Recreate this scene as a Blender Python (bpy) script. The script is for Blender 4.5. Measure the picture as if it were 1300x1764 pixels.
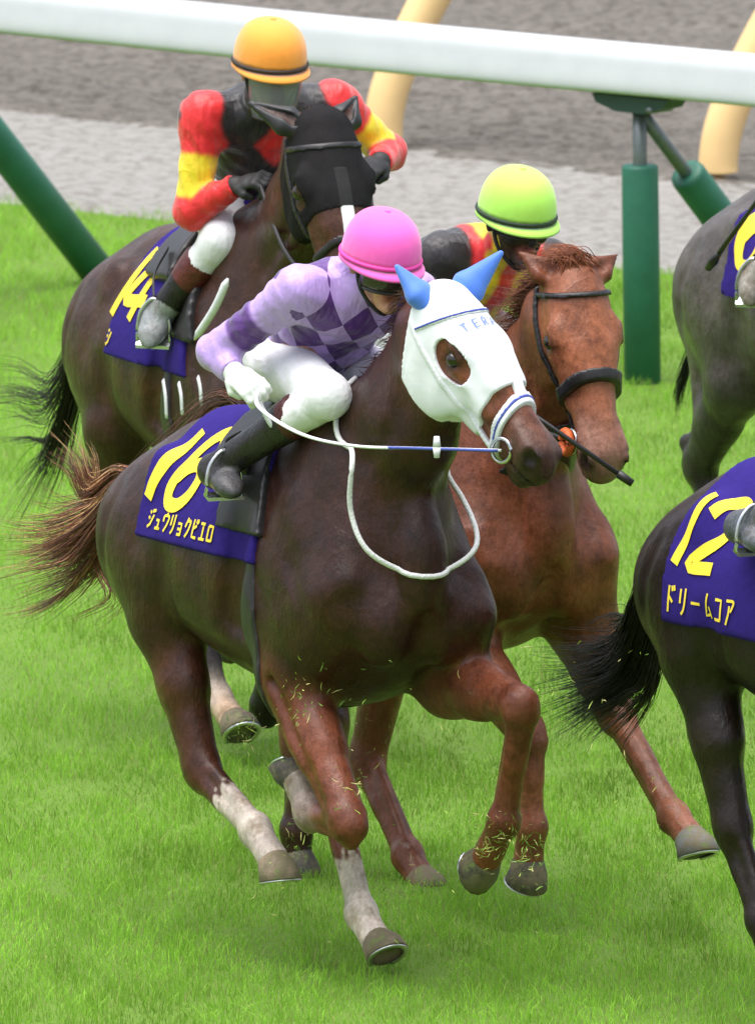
import bpy, bmesh, math, random, os
import numpy as np
from mathutils import Vector, Matrix
for o in list(bpy.data.objects): bpy.data.objects.remove(o)
SC = bpy.context.scene
COL = SC.collection
RNG = np.random.default_rng(7)
# ------------------------------------------------------------------ camera, sky, sun, exposure
PITCH = math.radians(7.6); DIST = 65.0; SCALE = 610.0; FPX = SCALE * DIST
LOOK_Z = 1.2702
CAM = np.array([0, -DIST * math.cos(PITCH), LOOK_Z + DIST * math.sin(PITCH)])
cam_d = bpy.data.cameras.new('camera'); cam = bpy.data.objects.new('camera', cam_d); COL.objects.link(cam)
cam.location = CAM; cam.rotation_euler = (math.pi / 2 - PITCH, 0, 0)
cam_d.sensor_fit = 'HORIZONTAL'; cam_d.sensor_width = 36; cam_d.lens = FPX / 1300 * 36
cam_d.clip_start = 1; cam_d.clip_end = 2000
cam_d.dof.use_dof = True; cam_d.dof.focus_distance = 64.4; cam_d.dof.aperture_fstop = 20
SC.camera = cam
SUN_EL, SUN_ROT = math.radians(80), math.radians(235)
W = bpy.data.worlds.new('World'); SC.world = W; W.use_nodes = True
wn = W.node_tree; bg = wn.nodes['Background']
sky = wn.nodes.new('ShaderNodeTexSky'); sky.sky_type = 'NISHITA'; sky.sun_disc = False
sky.sun_elevation = SUN_EL; sky.sun_rotation = SUN_ROT; sky.air_density = 1.0; sky.dust_density = 4.0; sky.ozone_density = 1.0
mixw = wn.nodes.new('ShaderNodeHueSaturation'); mixw.inputs['Saturation'].default_value = 0.5
wn.links.new(sky.outputs[0], mixw.inputs['Color']); wn.links.new(mixw.outputs[0], bg.inputs[0]); bg.inputs[1].default_value = 0.1
sun_d = bpy.data.lights.new('sun', 'SUN'); sun = bpy.data.objects.new('sun', sun_d); COL.objects.link(sun)
sun_d.energy = 1.35; sun_d.angle = math.radians(70); sun_d.color = (1, .985, .96)
# sky's rotation 0 looks along +Y and turns clockwise seen from above
sdir = Vector((math.sin(SUN_ROT) * math.cos(SUN_EL), math.cos(SUN_ROT) * math.cos(SUN_EL), math.sin(SUN_EL)))
sun.rotation_euler = sdir.to_track_quat('Z', 'Y').to_euler(); sun.location = (0, 0, 30)
SC.view_settings.view_transform = 'Standard'; SC.view_settings.look = 'None'
SC.view_settings.exposure = 1.45; SC.view_settings.gamma = 1; SC.view_settings.use_curve_mapping = False

# ------------------------------------------------------------------ helpers: materials
def srgb(r, g, b):
    return tuple(((c / 255) / 12.92 if c / 255 <= .04045 else ((c / 255 + .055) / 1.055) ** 2.4) for c in (r, g, b))
class NT:
    def __init__(s, name):
        s.m = bpy.data.materials.new(name); s.m.use_nodes = True; s.t = s.m.node_tree
        s.b = s.t.nodes['Principled BSDF']; s.out = s.t.nodes['Material Output']
    def n(s, typ, **kw):
        nd = s.t.nodes.new('ShaderNode' + typ)
        for k, v in kw.items():
            if k.startswith('i_'):
                key = k[2:].replace('_', ' '); nd.inputs[int(key) if key.isdigit() else key].default_value = v
            else: setattr(nd, k, v)
        return nd
    def l(s, a, b): s.t.links.new(a, b)
    def coord(s, kind='Object'): return s.n('TexCoord').outputs[kind]
    def noise(s, scale, detail=4, rough=.55, vec=None, stretch=None):
        nd = s.n('TexNoise', i_Scale=scale, i_Detail=detail, i_Roughness=rough)
        v = vec if vec is not None else s.coord()
        if stretch:
            mp = s.n('Mapping'); mp.inputs['Scale'].default_value = stretch; s.l(v, mp.inputs[0]); v = mp.outputs[0]
        s.l(v, nd.inputs['Vector']); return nd.outputs['Fac']
    def ramp(s, fac, stops):
        r = s.n('ValToRGB'); e = r.color_ramp.elements
        while len(e) < len(stops): e.new(.5)
        for q, (p, c) in zip(e, stops): q.position = p; q.color = (*c, 1) if len(c) == 3 else c
        s.l(fac, r.inputs[0]); return r.outputs[0]
    def mix(s, fac, a, b, mode='MIX'):
        m = s.n('Mix', data_type='RGBA', blend_type=mode)
        for sock, v in ((m.inputs[0], fac), (m.inputs[6], a), (m.inputs[7], b)):
            if isinstance(v, (int, float)): sock.default_value = v
            elif isinstance(v, tuple): sock.default_value = (*v, 1)
            else: s.l(v, sock)
        return m.outputs[2]
    def math(s, op, a, b=0.0):
        m = s.n('Math', operation=op)
        for i, v in enumerate((a, b)):
            if isinstance(v, (int, float)): m.inputs[i].default_value = v
            else: s.l(v, m.inputs[i])
        return m.outputs[0]
    def bump(s, h, strength=.3, dist=.01):
        b = s.n('Bump', i_Strength=strength, i_Distance=dist); s.l(h, b.inputs['Height']); s.l(b.outputs[0], s.b.inputs['Normal'])
    def set(s, **kw):
        for k, v in kw.items():
            key = k.replace('_', ' ')
            if isinstance(v, (int, float)): s.b.inputs[key].default_value = v
            elif isinstance(v, tuple): s.b.inputs[key].default_value = (*v, 1)
            else: s.l(v, s.b.inputs[key])
        return s
MATS = {}
def crease(t):
    """thin cloth creases: sharp ridges of a warped noise over softer folds"""
    wv = t.n('TexNoise', i_Scale=5.0, i_Detail=2.0, i_Distortion=1.2); t.l(t.coord(), wv.inputs['Vector'])
    rid = t.math('SUBTRACT', 1.0, t.math('ABSOLUTE', t.math('SUBTRACT', t.math('MULTIPLY', wv.outputs['Fac'], 4.0), 2.0)))
    r2 = t.math('ABSOLUTE', t.math('SUBTRACT', t.math('MULTIPLY', t.noise(17, 2, .5, stretch=(1, 1.8, .7)), 3.0), 1.5))
    return t.math('ADD', t.math('MULTIPLY', rid, .8), t.math('ADD', t.math('MULTIPLY', r2, .45), t.math('MULTIPLY', t.noise(70, 3), .15)))
def plain(name, col, rough=.5, var=.25, scale=30, bump=.15, bdist=.004, spec=.5, metal=0, sheen=0, coat=0, wrinkle=0):
    if name in MATS: return MATS[name]
    t = NT(name); f = t.noise(scale, 4)
    c = t.mix(f, tuple(x * (1 - var) for x in col), tuple(min(1, x * (1 + var)) for x in col))
    t.set(Base_Color=c, Roughness=rough, Metallic=metal); t.b.inputs['Specular IOR Level'].default_value = spec
    if sheen: t.b.inputs['Sheen Weight'].default_value = sheen
    if coat: t.b.inputs['Coat Weight'].default_value = coat; t.b.inputs['Coat Roughness'].default_value = .15
    if wrinkle:
        t.bump(crease(t), .8, wrinkle)
    elif bump: t.bump(f, bump, bdist)
    MATS[name] = t.m; return t.m
def coat(name, rough=.42, spec=.45, relief=1.0):
    """animal coat: the mesh's own coat colours, broken by hair streaks, damp mottling and grime"""
    if name in MATS: return MATS[name]
    t = NT(name); a = t.n('Attribute', attribute_name='Col').outputs['Color']
    mott = t.ramp(t.noise(5, 5, .6), [(.3, (.6, .58, .56)), (.7, (1.4, 1.34, 1.3))])
    hair = t.ramp(t.noise(90, 3, .6, stretch=(1, 1, .25)), [(.25, (.78, .78, .78)), (.75, (1.2, 1.2, 1.2))])
    c = t.mix(1, t.mix(1, a, mott, 'MULTIPLY'), hair, 'MULTIPLY')
    grime = t.ramp(t.noise(16, 6, .7), [(.36, (.62, .56, .48)), (.52, (1, 1, 1))]); c = t.mix(1, c, grime, 'MULTIPLY')
    t.set(Base_Color=c); t.b.inputs['Specular IOR Level'].default_value = spec
    t.b.inputs['Coat Weight'].default_value = .22 * relief; t.b.inputs['Coat Roughness'].default_value = .28
    r = t.ramp(t.noise(9, 4), [(.32, (rough - .2,) * 3), (.62, (rough + .14,) * 3)]); t.l(r, t.b.inputs['Roughness'])
    vein = t.math('POWER', t.math('SUBTRACT', 1.0, t.math('ABSOLUTE', t.math('SUBTRACT', t.math('MULTIPLY', t.noise(4.2, 2, .4, stretch=(1.3, 1.3, .7)), 2.0), 1.0))), 22.0)
    mus = t.math('MULTIPLY', t.noise(6.5, 2, .45, stretch=(1.2, 1, .75)), 8.0)
    h = t.math('ADD', t.noise(120, 3, .6, stretch=(1, 1, .3)), t.math('MULTIPLY', t.noise(24, 4), 1.6)); h = t.math('ADD', h, t.math('ADD', t.math('MULTIPLY', vein, relief * .45), t.math('MULTIPLY', mus, relief))); t.bump(h, .5, .006)
    MATS[name] = t.m; return t.m
def cloth_attr(name, rough=.42, spec=.4, sheen=.3):
    """racing silk: coloured panels from the mesh, creased and slightly shiny"""
    if name in MATS: return MATS[name]
    t = NT(name); a = t.n('Attribute', attribute_name='Col').outputs['Color']
    f = t.noise(26, 5); c = t.mix(1, a, t.ramp(f, [(.2, (.85, .85, .85)), (.8, (1.1, 1.1, 1.1))]), 'MULTIPLY')
    t.set(Base_Color=c, Roughness=rough); t.b.inputs['Specular IOR Level'].default_value = spec; t.b.inputs['Sheen Weight'].default_value = sheen
    t.bump(crease(t), .55, .012)
    MATS[name] = t.m; return t.m

# ------------------------------------------------------------------ helpers: objects
def meta(o, label=None, cat=None, group=None, kind=None):
    for k, v in (('label', label), ('category', cat), ('group', group), ('kind', kind)):
        if v: o[k] = v
    return o
def empty(name, loc, rz=0, **kw):
    o = bpy.data.objects.new(name, None); COL.objects.link(o); o.location = loc; o.rotation_euler = (0, 0, rz); o.empty_display_size = .2
    return meta(o, **kw)
def npmesh(name, V, F, mat, parent=None, off=(0, 0, 0), smooth=True, col=None, attrs=None, **kw):
    """V (n,3) floats, F list of index tuples or (m,k) int array -> one mesh object"""
    me = bpy.data.meshes.new(name); V = np.asarray(V, np.float32) - np.asarray(off, np.float32)
    if isinstance(F, np.ndarray):
        n, k = F.shape
        me.vertices.add(len(V)); me.vertices.foreach_set('co', V.ravel())
        me.loops.add(n * k); me.loops.foreach_set('vertex_index', F.astype(np.int32).ravel())
        me.polygons.add(n); me.polygons.foreach_set('loop_start', np.arange(0, n * k, k, dtype=np.int32))
        me.update(calc_edges=True)
    else:
        me.from_pydata([tuple(map(float, v)) for v in V], [], F)
    me.polygons.foreach_set('use_smooth', np.full(len(me.polygons), smooth))
    if col is not None:
        at = me.color_attributes.new('Col', 'FLOAT_COLOR', 'POINT')
        c = np.ones((len(V), 4), np.float32); c[:, :3] = col; at.data.foreach_set('color', c.ravel())
    for k, v in (attrs or {}).items():
        at = me.attributes.new(k, 'FLOAT', 'POINT'); at.data.foreach_set('value', np.asarray(v, np.float32))
    if mat: me.materials.append(mat)
    o = bpy.data.objects.new(name, me); COL.objects.link(o)
    if parent: o.parent = parent
    return meta(o, **kw)
def catmull(P, n):
    P = np.asarray(P, float); Q = np.vstack([2 * P[0] - P[1], P, 2 * P[-1] - P[-2]])
    out = []
    for i in range(len(P) - 1):
        a, b, c, d = Q[i:i + 4]; t = np.linspace(0, 1, n, endpoint=False)[:, None]
        out.append(.5 * (2 * b + (c - a) * t + (2 * a - 5 * b + 4 * c - d) * t ** 2 + (3 * b - a - 3 * c + d) * t ** 3))
    out.append(P[-1:]); return np.vstack(out)
def tube_geo(P, r, seg=8, flat=None, close=False):
    """tube along P; r scalar or per point; flat=(axis,ratio) squashes across axis"""
    P = np.asarray(P, float); n = len(P); r = np.broadcast_to(np.asarray(r, float), (n,))
    T = np.gradient(P, axis=0)
    if close: T = np.roll(P, -1, 0) - np.roll(P, 1, 0)
    T /= np.linalg.norm(T, axis=1)[:, None] + 1e-9
    ref = np.array([0, 0, 1.]) if flat is None else np.asarray(flat[0], float)
    A = np.cross(T, ref); bad = np.linalg.norm(A, axis=1) < 1e-3; A[bad] = np.cross(T[bad], [1, 0, 0.3])
    A /= np.linalg.norm(A, axis=1)[:, None]; B = np.cross(A, T)
    th = np.linspace(0, 2 * np.pi, seg, endpoint=False)
    k = 1 if flat is None else flat[1]
    V = (P[:, None] + r[:, None, None] * (np.cos(th)[None, :, None] * A[:, None] + k * np.sin(th)[None, :, None] * B[:, None])).reshape(-1, 3)
    F = []
    for i in range(n if close else n - 1):
        j = (i + 1) % n
        for s in range(seg): F.append((i * seg + s, i * seg + (s + 1) % seg, j * seg + (s + 1) % seg, j * seg + s))
    if not close: F.append(tuple(range(seg))[::-1]); F.append(tuple((n - 1) * seg + s for s in range(seg)))
    return V, F
def tube(name, P, r, mat, parent=None, seg=8, n=6, off=(0, 0, 0), flat=None, smoothpath=True, close=False, **kw):
    P = np.asarray(P, float)
    if smoothpath and len(P) > 2:
        rr = np.broadcast_to(np.asarray(r, float), (len(P),)); Q = catmull(P, n)
        r = np.interp(np.linspace(0, 1, len(Q)), np.linspace(0, 1, len(P)), rr); P = Q
    V, F = tube_geo(P, r, seg, flat, close); return npmesh(name, V, F, mat, parent, off, **kw)
def strands(name, paths, radii, mat, parent=None, off=(0, 0, 0), cols=None, **kw):
    """hair: many thin tapered three-sided locks in one mesh"""
    Vs, Fs, Cs, base = [], [], [], 0
    th = np.array([0, 2.1, 4.2])
    for i, (P, r) in enumerate(zip(paths, radii)):
        P = np.asarray(P, float); n = len(P); T = np.gradient(P, axis=0); T /= np.linalg.norm(T, axis=1)[:, None] + 1e-9
        A = np.cross(T, [.3, .2, 1]); A /= np.linalg.norm(A, axis=1)[:, None] + 1e-9; B = np.cross(T, A)
        rr = r * (1 - np.linspace(0, 1, n) ** 2 * .85)
        V = (P[:, None] + rr[:, None, None] * (np.cos(th)[None, :, None] * A[:, None] + np.sin(th)[None, :, None] * B[:, None])).reshape(-1, 3)
        ii = np.arange(n - 1)[:, None] * 3; s = np.arange(3)[None]; s2 = (s + 1) % 3
        Fs.append(np.stack([ii + s, ii + s2, ii + 3 + s2, ii + 3 + s], -1).reshape(-1, 4) + base)
        Vs.append(V); base += len(V)
        if cols is not None: Cs.append(np.repeat(np.asarray(cols[i])[None], len(V), 0))
    return npmesh(name, np.vstack(Vs), np.vstack(Fs), mat, parent, off, col=np.vstack(Cs) if cols is not None else None, **kw)

# ------------------------------------------------------------------ helpers: smooth implicit bodies
def V3(*a): return np.array(a if len(a) > 1 else a[0], float)
def nrm(v): v = np.asarray(v, float); return v / (np.linalg.norm(v) + 1e-12)
class Cap:
    """tapered elliptical limb from p0 to p1; (a,b) half-widths along `side` and across it at each end"""
    def __init__(s, p0, p1, e0, e1=None, side=(0, 1, 0), k=.03, col=None, sub=False, tag='', c0=None):
        s.p0, s.p1 = V3(p0), V3(p1); e1 = e0 if e1 is None else e1
        f = lambda e: (e, e) if np.isscalar(e) else e
        s.e0, s.e1, s.k, s.col, s.sub, s.tag = f(e0), f(e1), k, col, sub, tag
        d = s.p1 - s.p0; s.L = max(np.linalg.norm(d), 1e-5); s.u = d / s.L
        sd = V3(side) - s.u * (V3(side) @ s.u)
        if np.linalg.norm(sd) < 1e-3: sd = V3(1, 0, 0) - s.u * s.u[0]
        s.s = nrm(sd); s.n = np.cross(s.u, s.s); s.c0 = c0
        r = max(*s.e0, *s.e1, c0 or 0); s.lo = np.minimum(s.p0, s.p1) - r; s.hi = np.maximum(s.p0, s.p1) + r
    def d(s, X, Y, Z):
        qx, qy, qz = X - s.p0[0], Y - s.p0[1], Z - s.p0[2]
        t = qx * s.u[0] + qy * s.u[1] + qz * s.u[2]; tc = np.clip(t, 0, s.L); w = tc / s.L
        a = s.e0[0] + (s.e1[0] - s.e0[0]) * w; b = s.e0[1] + (s.e1[1] - s.e0[1]) * w; c = np.minimum(a, b) if s.c0 is None else s.c0
        xs = (qx * s.s[0] + qy * s.s[1] + qz * s.s[2]) / a; xn = (qx * s.n[0] + qy * s.n[1] + qz * s.n[2]) / b; xo = (t - tc) / c
        r = np.sqrt(xs * xs + xn * xn + xo * xo) + 1e-6
        g = np.sqrt((xs / a) ** 2 + (xn / b) ** 2 + (xo / c) ** 2) + 1e-6
        return r * (r - 1) / g
def Ell(c, r, ax=(1, 0, 0), side=(0, 1, 0), **kw):
    """ellipsoid: r = (along ax, along side, across)"""
    c = V3(c); ax = nrm(ax); return Cap(c - ax * 1e-4, c + ax * 1e-4, (r[1], r[2]), (r[1], r[2]), side=side, c0=r[0], **kw)
class Loft:
    """trunk along x from stations (x, top, bottom, half-width, upper narrowing)"""
    def __init__(s, st, k=.03, col=None):
        st = catmull(np.asarray(st, float), 8); s.st = st; s.k, s.col, s.sub, s.tag = k, col, False, 'trunk'
        s.lo = V3(st[0, 0] - .08, -st[:, 3].max(), st[:, 2].min()); s.hi = V3(st[-1, 0] + .08, st[:, 3].max(), st[:, 1].max())
    def d(s, X, Y, Z):
        st = s.st; xi = np.clip(X, st[0, 0], st[-1, 0]); g = lambda i: np.interp(xi.ravel(), st[:, 0], st[:, i]).reshape(xi.shape)
        top, bot, w, tp = g(1), g(2), g(3), g(4); c = (top + bot) / 2; b = (top - bot) / 2
        zn = (Z - c) / b; a = w * (1 - tp * np.clip(zn, -.6, 1.2)); xo = (X - xi) / .07
        xs = Y / a
        r = np.sqrt(xs * xs + zn * zn + xo * xo) + 1e-6
        gr = np.sqrt((xs / a) ** 2 + (zn / b) ** 2 + (xo / .07) ** 2) + 1e-6
        return r * (r - 1) / gr
def smin(a, b, k):
    if k <= 0: return np.minimum(a, b)
    h = np.maximum(k - np.abs(a - b), 0) / k; return np.minimum(a, b) - h * h * k * .25
class Field:
    def __init__(s, ops, vox, lo=None, hi=None, pad=.05):
        if lo is None:
            lo = np.min([o.lo for o in ops if not o.sub], 0) - pad; hi = np.max([o.hi for o in ops if not o.sub], 0) + pad
        s.lo, s.vox = V3(lo), vox; s.n = np.ceil((V3(hi) - s.lo) / vox).astype(int) + 1
        s.ax = [(s.lo[i] + vox * np.arange(s.n[i])).astype(np.float32) for i in range(3)]
        s.f = np.full(s.n, .5, np.float32)
        for o in ops: s.add(o)
    def grid(s): return s.ax[0][:, None, None], s.ax[1][None, :, None], s.ax[2][None, None, :]
    def add(s, o):
        m = .06 + o.k
        i0 = np.clip(np.floor((o.lo - m - s.lo) / s.vox).astype(int), 0, s.n); i1 = np.clip(np.ceil((o.hi + m - s.lo) / s.vox).astype(int) + 1, 0, s.n)
        if (i1 <= i0).any(): return
        sl = tuple(slice(a, b) for a, b in zip(i0, i1))
        d = o.d(s.ax[0][sl[0]][:, None, None], s.ax[1][sl[1]][None, :, None], s.ax[2][sl[2]][None, None, :]).astype(np.float32)
        s.f[sl] = -smin(-s.f[sl], d, o.k) if o.sub else smin(s.f[sl], d, o.k)
    def at(s, P):
        q = (np.asarray(P) - s.lo) / s.vox; i = np.clip(np.floor(q).astype(int), 0, s.n - 2); w = np.clip(q - i, 0, 1)
        r = 0
        for dx in (0, 1):
            for dy in (0, 1):
                for dz in (0, 1):
                    ww = (w[..., 0] if dx else 1 - w[..., 0]) * (w[..., 1] if dy else 1 - w[..., 1]) * (w[..., 2] if dz else 1 - w[..., 2])
                    r = r + ww * s.f[i[..., 0] + dx, i[..., 1] + dy, i[..., 2] + dz]
        return r
    def polys(s, f=None): return surface_nets(s.f if f is None else f, s.lo, s.vox)
def surface_nets(f, lo, vox):
    ins = f < 0
    cnt = np.zeros(tuple(np.array(f.shape) - 1), np.int8)
    for dx in (0, 1):
        for dy in (0, 1):
            for dz in (0, 1):
                cnt += ins[dx:f.shape[0] - 1 + dx, dy:f.shape[1] - 1 + dy, dz:f.shape[2] - 1 + dz]
    act = (cnt > 0) & (cnt < 8); I = np.argwhere(act)
    if len(I) == 0: return np.zeros((0, 3)), np.zeros((0, 4), int)
    idx = np.full(act.shape, -1, np.int32); idx[act] = np.arange(len(I))
    cor = [(0, 0, 0), (1, 0, 0), (0, 1, 0), (1, 1, 0), (0, 0, 1), (1, 0, 1), (0, 1, 1), (1, 1, 1)]
    val = np.stack([f[I[:, 0] + c[0], I[:, 1] + c[1], I[:, 2] + c[2]] for c in cor], 1)
    acc = np.zeros((len(I), 3)); n = np.zeros(len(I))
    for a, b in [(0, 1), (2, 3), (4, 5), (6, 7), (0, 2), (1, 3), (4, 6), (5, 7), (0, 4), (1, 5), (2, 6), (3, 7)]:
        va, vb = val[:, a], val[:, b]; m = (va < 0) != (vb < 0); t = np.where(m, va / np.where(m, va - vb, 1), 0)
        p = np.array(cor[a])[None] + t[:, None] * (np.array(cor[b]) - np.array(cor[a]))[None]
        acc += np.where(m[:, None], p, 0); n += m
    V = lo + vox * (I + acc / n[:, None])
    Fs = []
    for ax in range(3):
        o1, o2 = [(1, 2), (2, 0), (0, 1)][ax]
        a = [slice(1, -1)] * 3; a[ax] = slice(0, -1); b = [slice(1, -1)] * 3; b[ax] = slice(1, None)
        s0, s1 = ins[tuple(a)], ins[tuple(b)]; E = np.argwhere(s0 != s1)
        if len(E) == 0: continue
        flip = s1[tuple(E.T)]; c = E + np.array([0 if i == ax else 1 for i in range(3)])
        def cell(d1, d2):
            q = c.copy(); q[:, o1] += d1; q[:, o2] += d2; return idx[tuple(q.T)]
        q = np.stack([cell(-1, -1), cell(0, -1), cell(0, 0), cell(-1, 0)], 1)
        q[flip] = q[flip][:, ::-1]; Fs.append(q)
    return V, np.vstack(Fs)
def paint(V, ops, base, soft=.02):
    """surface colour of each vertex = colour of the limb it belongs to, blended over `soft` metres"""
    X, Y, Z = V[:, 0], V[:, 1], V[:, 2]; wsum = np.zeros(len(V)); c = np.zeros((len(V), 3)); D = []
    ops = [o for o in ops if not o.sub]
    for o in ops:
        m = np.all((V > o.lo - .15) & (V < o.hi + .15), 1); d = np.full(len(V), .4)
        if m.any(): d[m] = o.d(X[m], Y[m], Z[m])
        D.append(d)
    D = np.array(D); mn = D.min(0); wt = np.exp(-np.clip((D - mn) / soft, 0, 40))
    for o, w in zip(ops, wt):
        cc = np.array(base if o.col is None else o.col); c += w[:, None] * cc; wsum += w
    return c / wsum[:, None]
class Frame:
    """a horse's own axes: f forward, l to its left, z up, standing at (x, y), heading `a` degrees off the rail's cross line towards the stands"""
    def __init__(s, px, cy, a):
        s.a = math.radians(a); c, sn = math.cos(s.a), math.sin(s.a); s.F = V3(c, -sn, 0); s.L = V3(sn, c, 0)
        fwd = V3(0, math.cos(PITCH), -math.sin(PITCH)); d = (V3(0, cy, 0) - CAM) @ fwd
        s.o = V3((px - 650) * d / FPX, cy, 0)
    def ray(s, px, py):
        return V3((px - 650) / FPX, math.cos(PITCH) + math.sin(PITCH) * (882 - py) / FPX, -math.sin(PITCH) + math.cos(PITCH) * (882 - py) / FPX)
    def l(s, px, py, l):
        r = s.ray(px, py); t = ((s.o + s.L * l - CAM) @ s.L) / (r @ s.L); w = CAM + r * t - s.o; return V3(w @ s.F, w @ s.L, w[2])
    def f(s, px, py, f):
        r = s.ray(px, py); t = ((s.o + s.F * f - CAM) @ s.F) / (r @ s.F); w = CAM + r * t - s.o; return V3(w @ s.F, w @ s.L, w[2])
    def world(s, p): return s.o + s.F * p[0] + s.L * p[1] + V3(0, 0, p[2])
# ------------------------------------------------------------------ ground: turf, sand track
def ground_at(px, py, z=0.0):
    r = V3((px - 650) / FPX, math.cos(PITCH) + math.sin(PITCH) * (882 - py) / FPX, -math.sin(PITCH) + math.cos(PITCH) * (882 - py) / FPX)
    return CAM + r * ((z - CAM[2]) / r[2])
RAIL_A = ground_at(1110, 655); e1, e0 = ground_at(1150, 468), ground_at(60, 352)
RD = nrm(V3(e1[0] - e0[0], e1[1] - e0[1], 0)); RN = V3(-RD[1], RD[0], 0)          # along the rail (to the right, nearer), away from the turf
EDGE = float((e1 - RAIL_A) @ RN)
def RP(t, n, z=0): return RAIL_A + RD * t + RN * n + V3(0, 0, z)
def turf_mat():
    t = NT('turf'); c = t.mix(t.noise(3.0, 6, .6), (.09, .18, .018), (.155, .285, .032)); c = t.mix(t.noise(60, 3), c, (.13, .21, .04)); t.set(Base_Color=c, Roughness=.9); t.b.inputs['Specular IOR Level'].default_value = .2
    t.bump(t.noise(80, 4), .6, .02); return t.m
def sand_mat(name, a, b, c2):
    t = NT(name); f = t.noise(1.3, 6, .6, stretch=(.5, 2.2, 1)); c = t.mix(f, a, b); g = t.noise(17, 6, .75); c = t.mix(t.ramp(g, [(.46, (0, 0, 0)), (.6, (1, 1, 1))]), c, c2)
    t.set(Base_Color=c, Roughness=.95); t.b.inputs['Specular IOR Level'].default_value = .15; t.bump(t.noise(55, 6, .7), .9, .04); return t.m
gm = plain('soil', (.16, .14, .12), .95, .3, 2, .3, .02)
npmesh('ground', [(-400, -120, -.012), (400, -120, -.012), (400, 700, -.012), (-400, 700, -.012)], [(0, 1, 2, 3)], gm, kind='structure', smooth=False)
# turf: uneven sheet up to a ragged edge beyond the rail
nt, nn = 140, 120; T = np.linspace(-30, 30, nt); 
V = []
rg = np.random.default_rng(3); edge_w = EDGE + np.cumsum(rg.normal(0, .02, nt)) * .35
for i, t in enumerate(T):
    for n in np.linspace(0, 1, nn):
        p = RP(t, edge_w[i] - 40 * n ** 1.6); V.append(p + V3(0, 0, .004))
F = np.array([(i * nn + j, i * nn + j + 1, (i + 1) * nn + j + 1, (i + 1) * nn + j) for i in range(nt - 1) for j in range(nn - 1)])
npmesh('turf', V, F, turf_mat(), kind='structure')
# sand: light harrowed strip, then a darker coarse strip, each with real ridges
def sand(name, n0, n1, cell, amp, mat, z, ridge):
    t = np.arange(-16, 7, cell); n = np.arange(n0, n1, cell); TT, NN = np.meshgrid(t, n, indexing='ij'); r2 = np.random.default_rng(11)
    h = np.zeros_like(TT)
    for k in range(26):
        fx, fy = r2.normal(0, 1 / (cell * 5), 2) * r2.uniform(.12, 1); h += np.sin(TT * fx + NN * fy * 1.4 + r2.uniform(0, 7)) * r2.uniform(.2, 1)
    h = h / h.std() * amp + r2.normal(0, amp * .35, h.shape) + ridge * np.sin(NN * 9 + np.sin(TT * .8) * .6)
    P = RAIL_A + TT[..., None] * RD + NN[..., None] * RN; P[..., 2] = z + np.maximum(h, -z * .9 + .001); P[:, 0, 2] = -.01; P[:, 1, 2] = .004
    a, b = TT.shape; I = np.arange(a * b).reshape(a, b); Q = np.stack([I[:-1, :-1], I[1:, :-1], I[1:, 1:], I[:-1, 1:]], -1).reshape(-1, 4)
    return npmesh(name, P.reshape(-1, 3), Q, mat, kind='structure')
LIGHT_N = float((ground_at(500, 250) - RAIL_A) @ RN)
sand('sand_track', EDGE - .12, LIGHT_N + .12, .05, .006, sand_mat('sand_light', (.40, .38, .355), (.53, .51, .48), (.30, .28, .25)), .012, .006)
sand('cinder_strip', LIGHT_N - .12, LIGHT_N + 11, .05, .014, sand_mat('sand_dark', (.205, .185, .162), (.33, .302, .268), (.13, .115, .098)), .013, .004)
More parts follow.
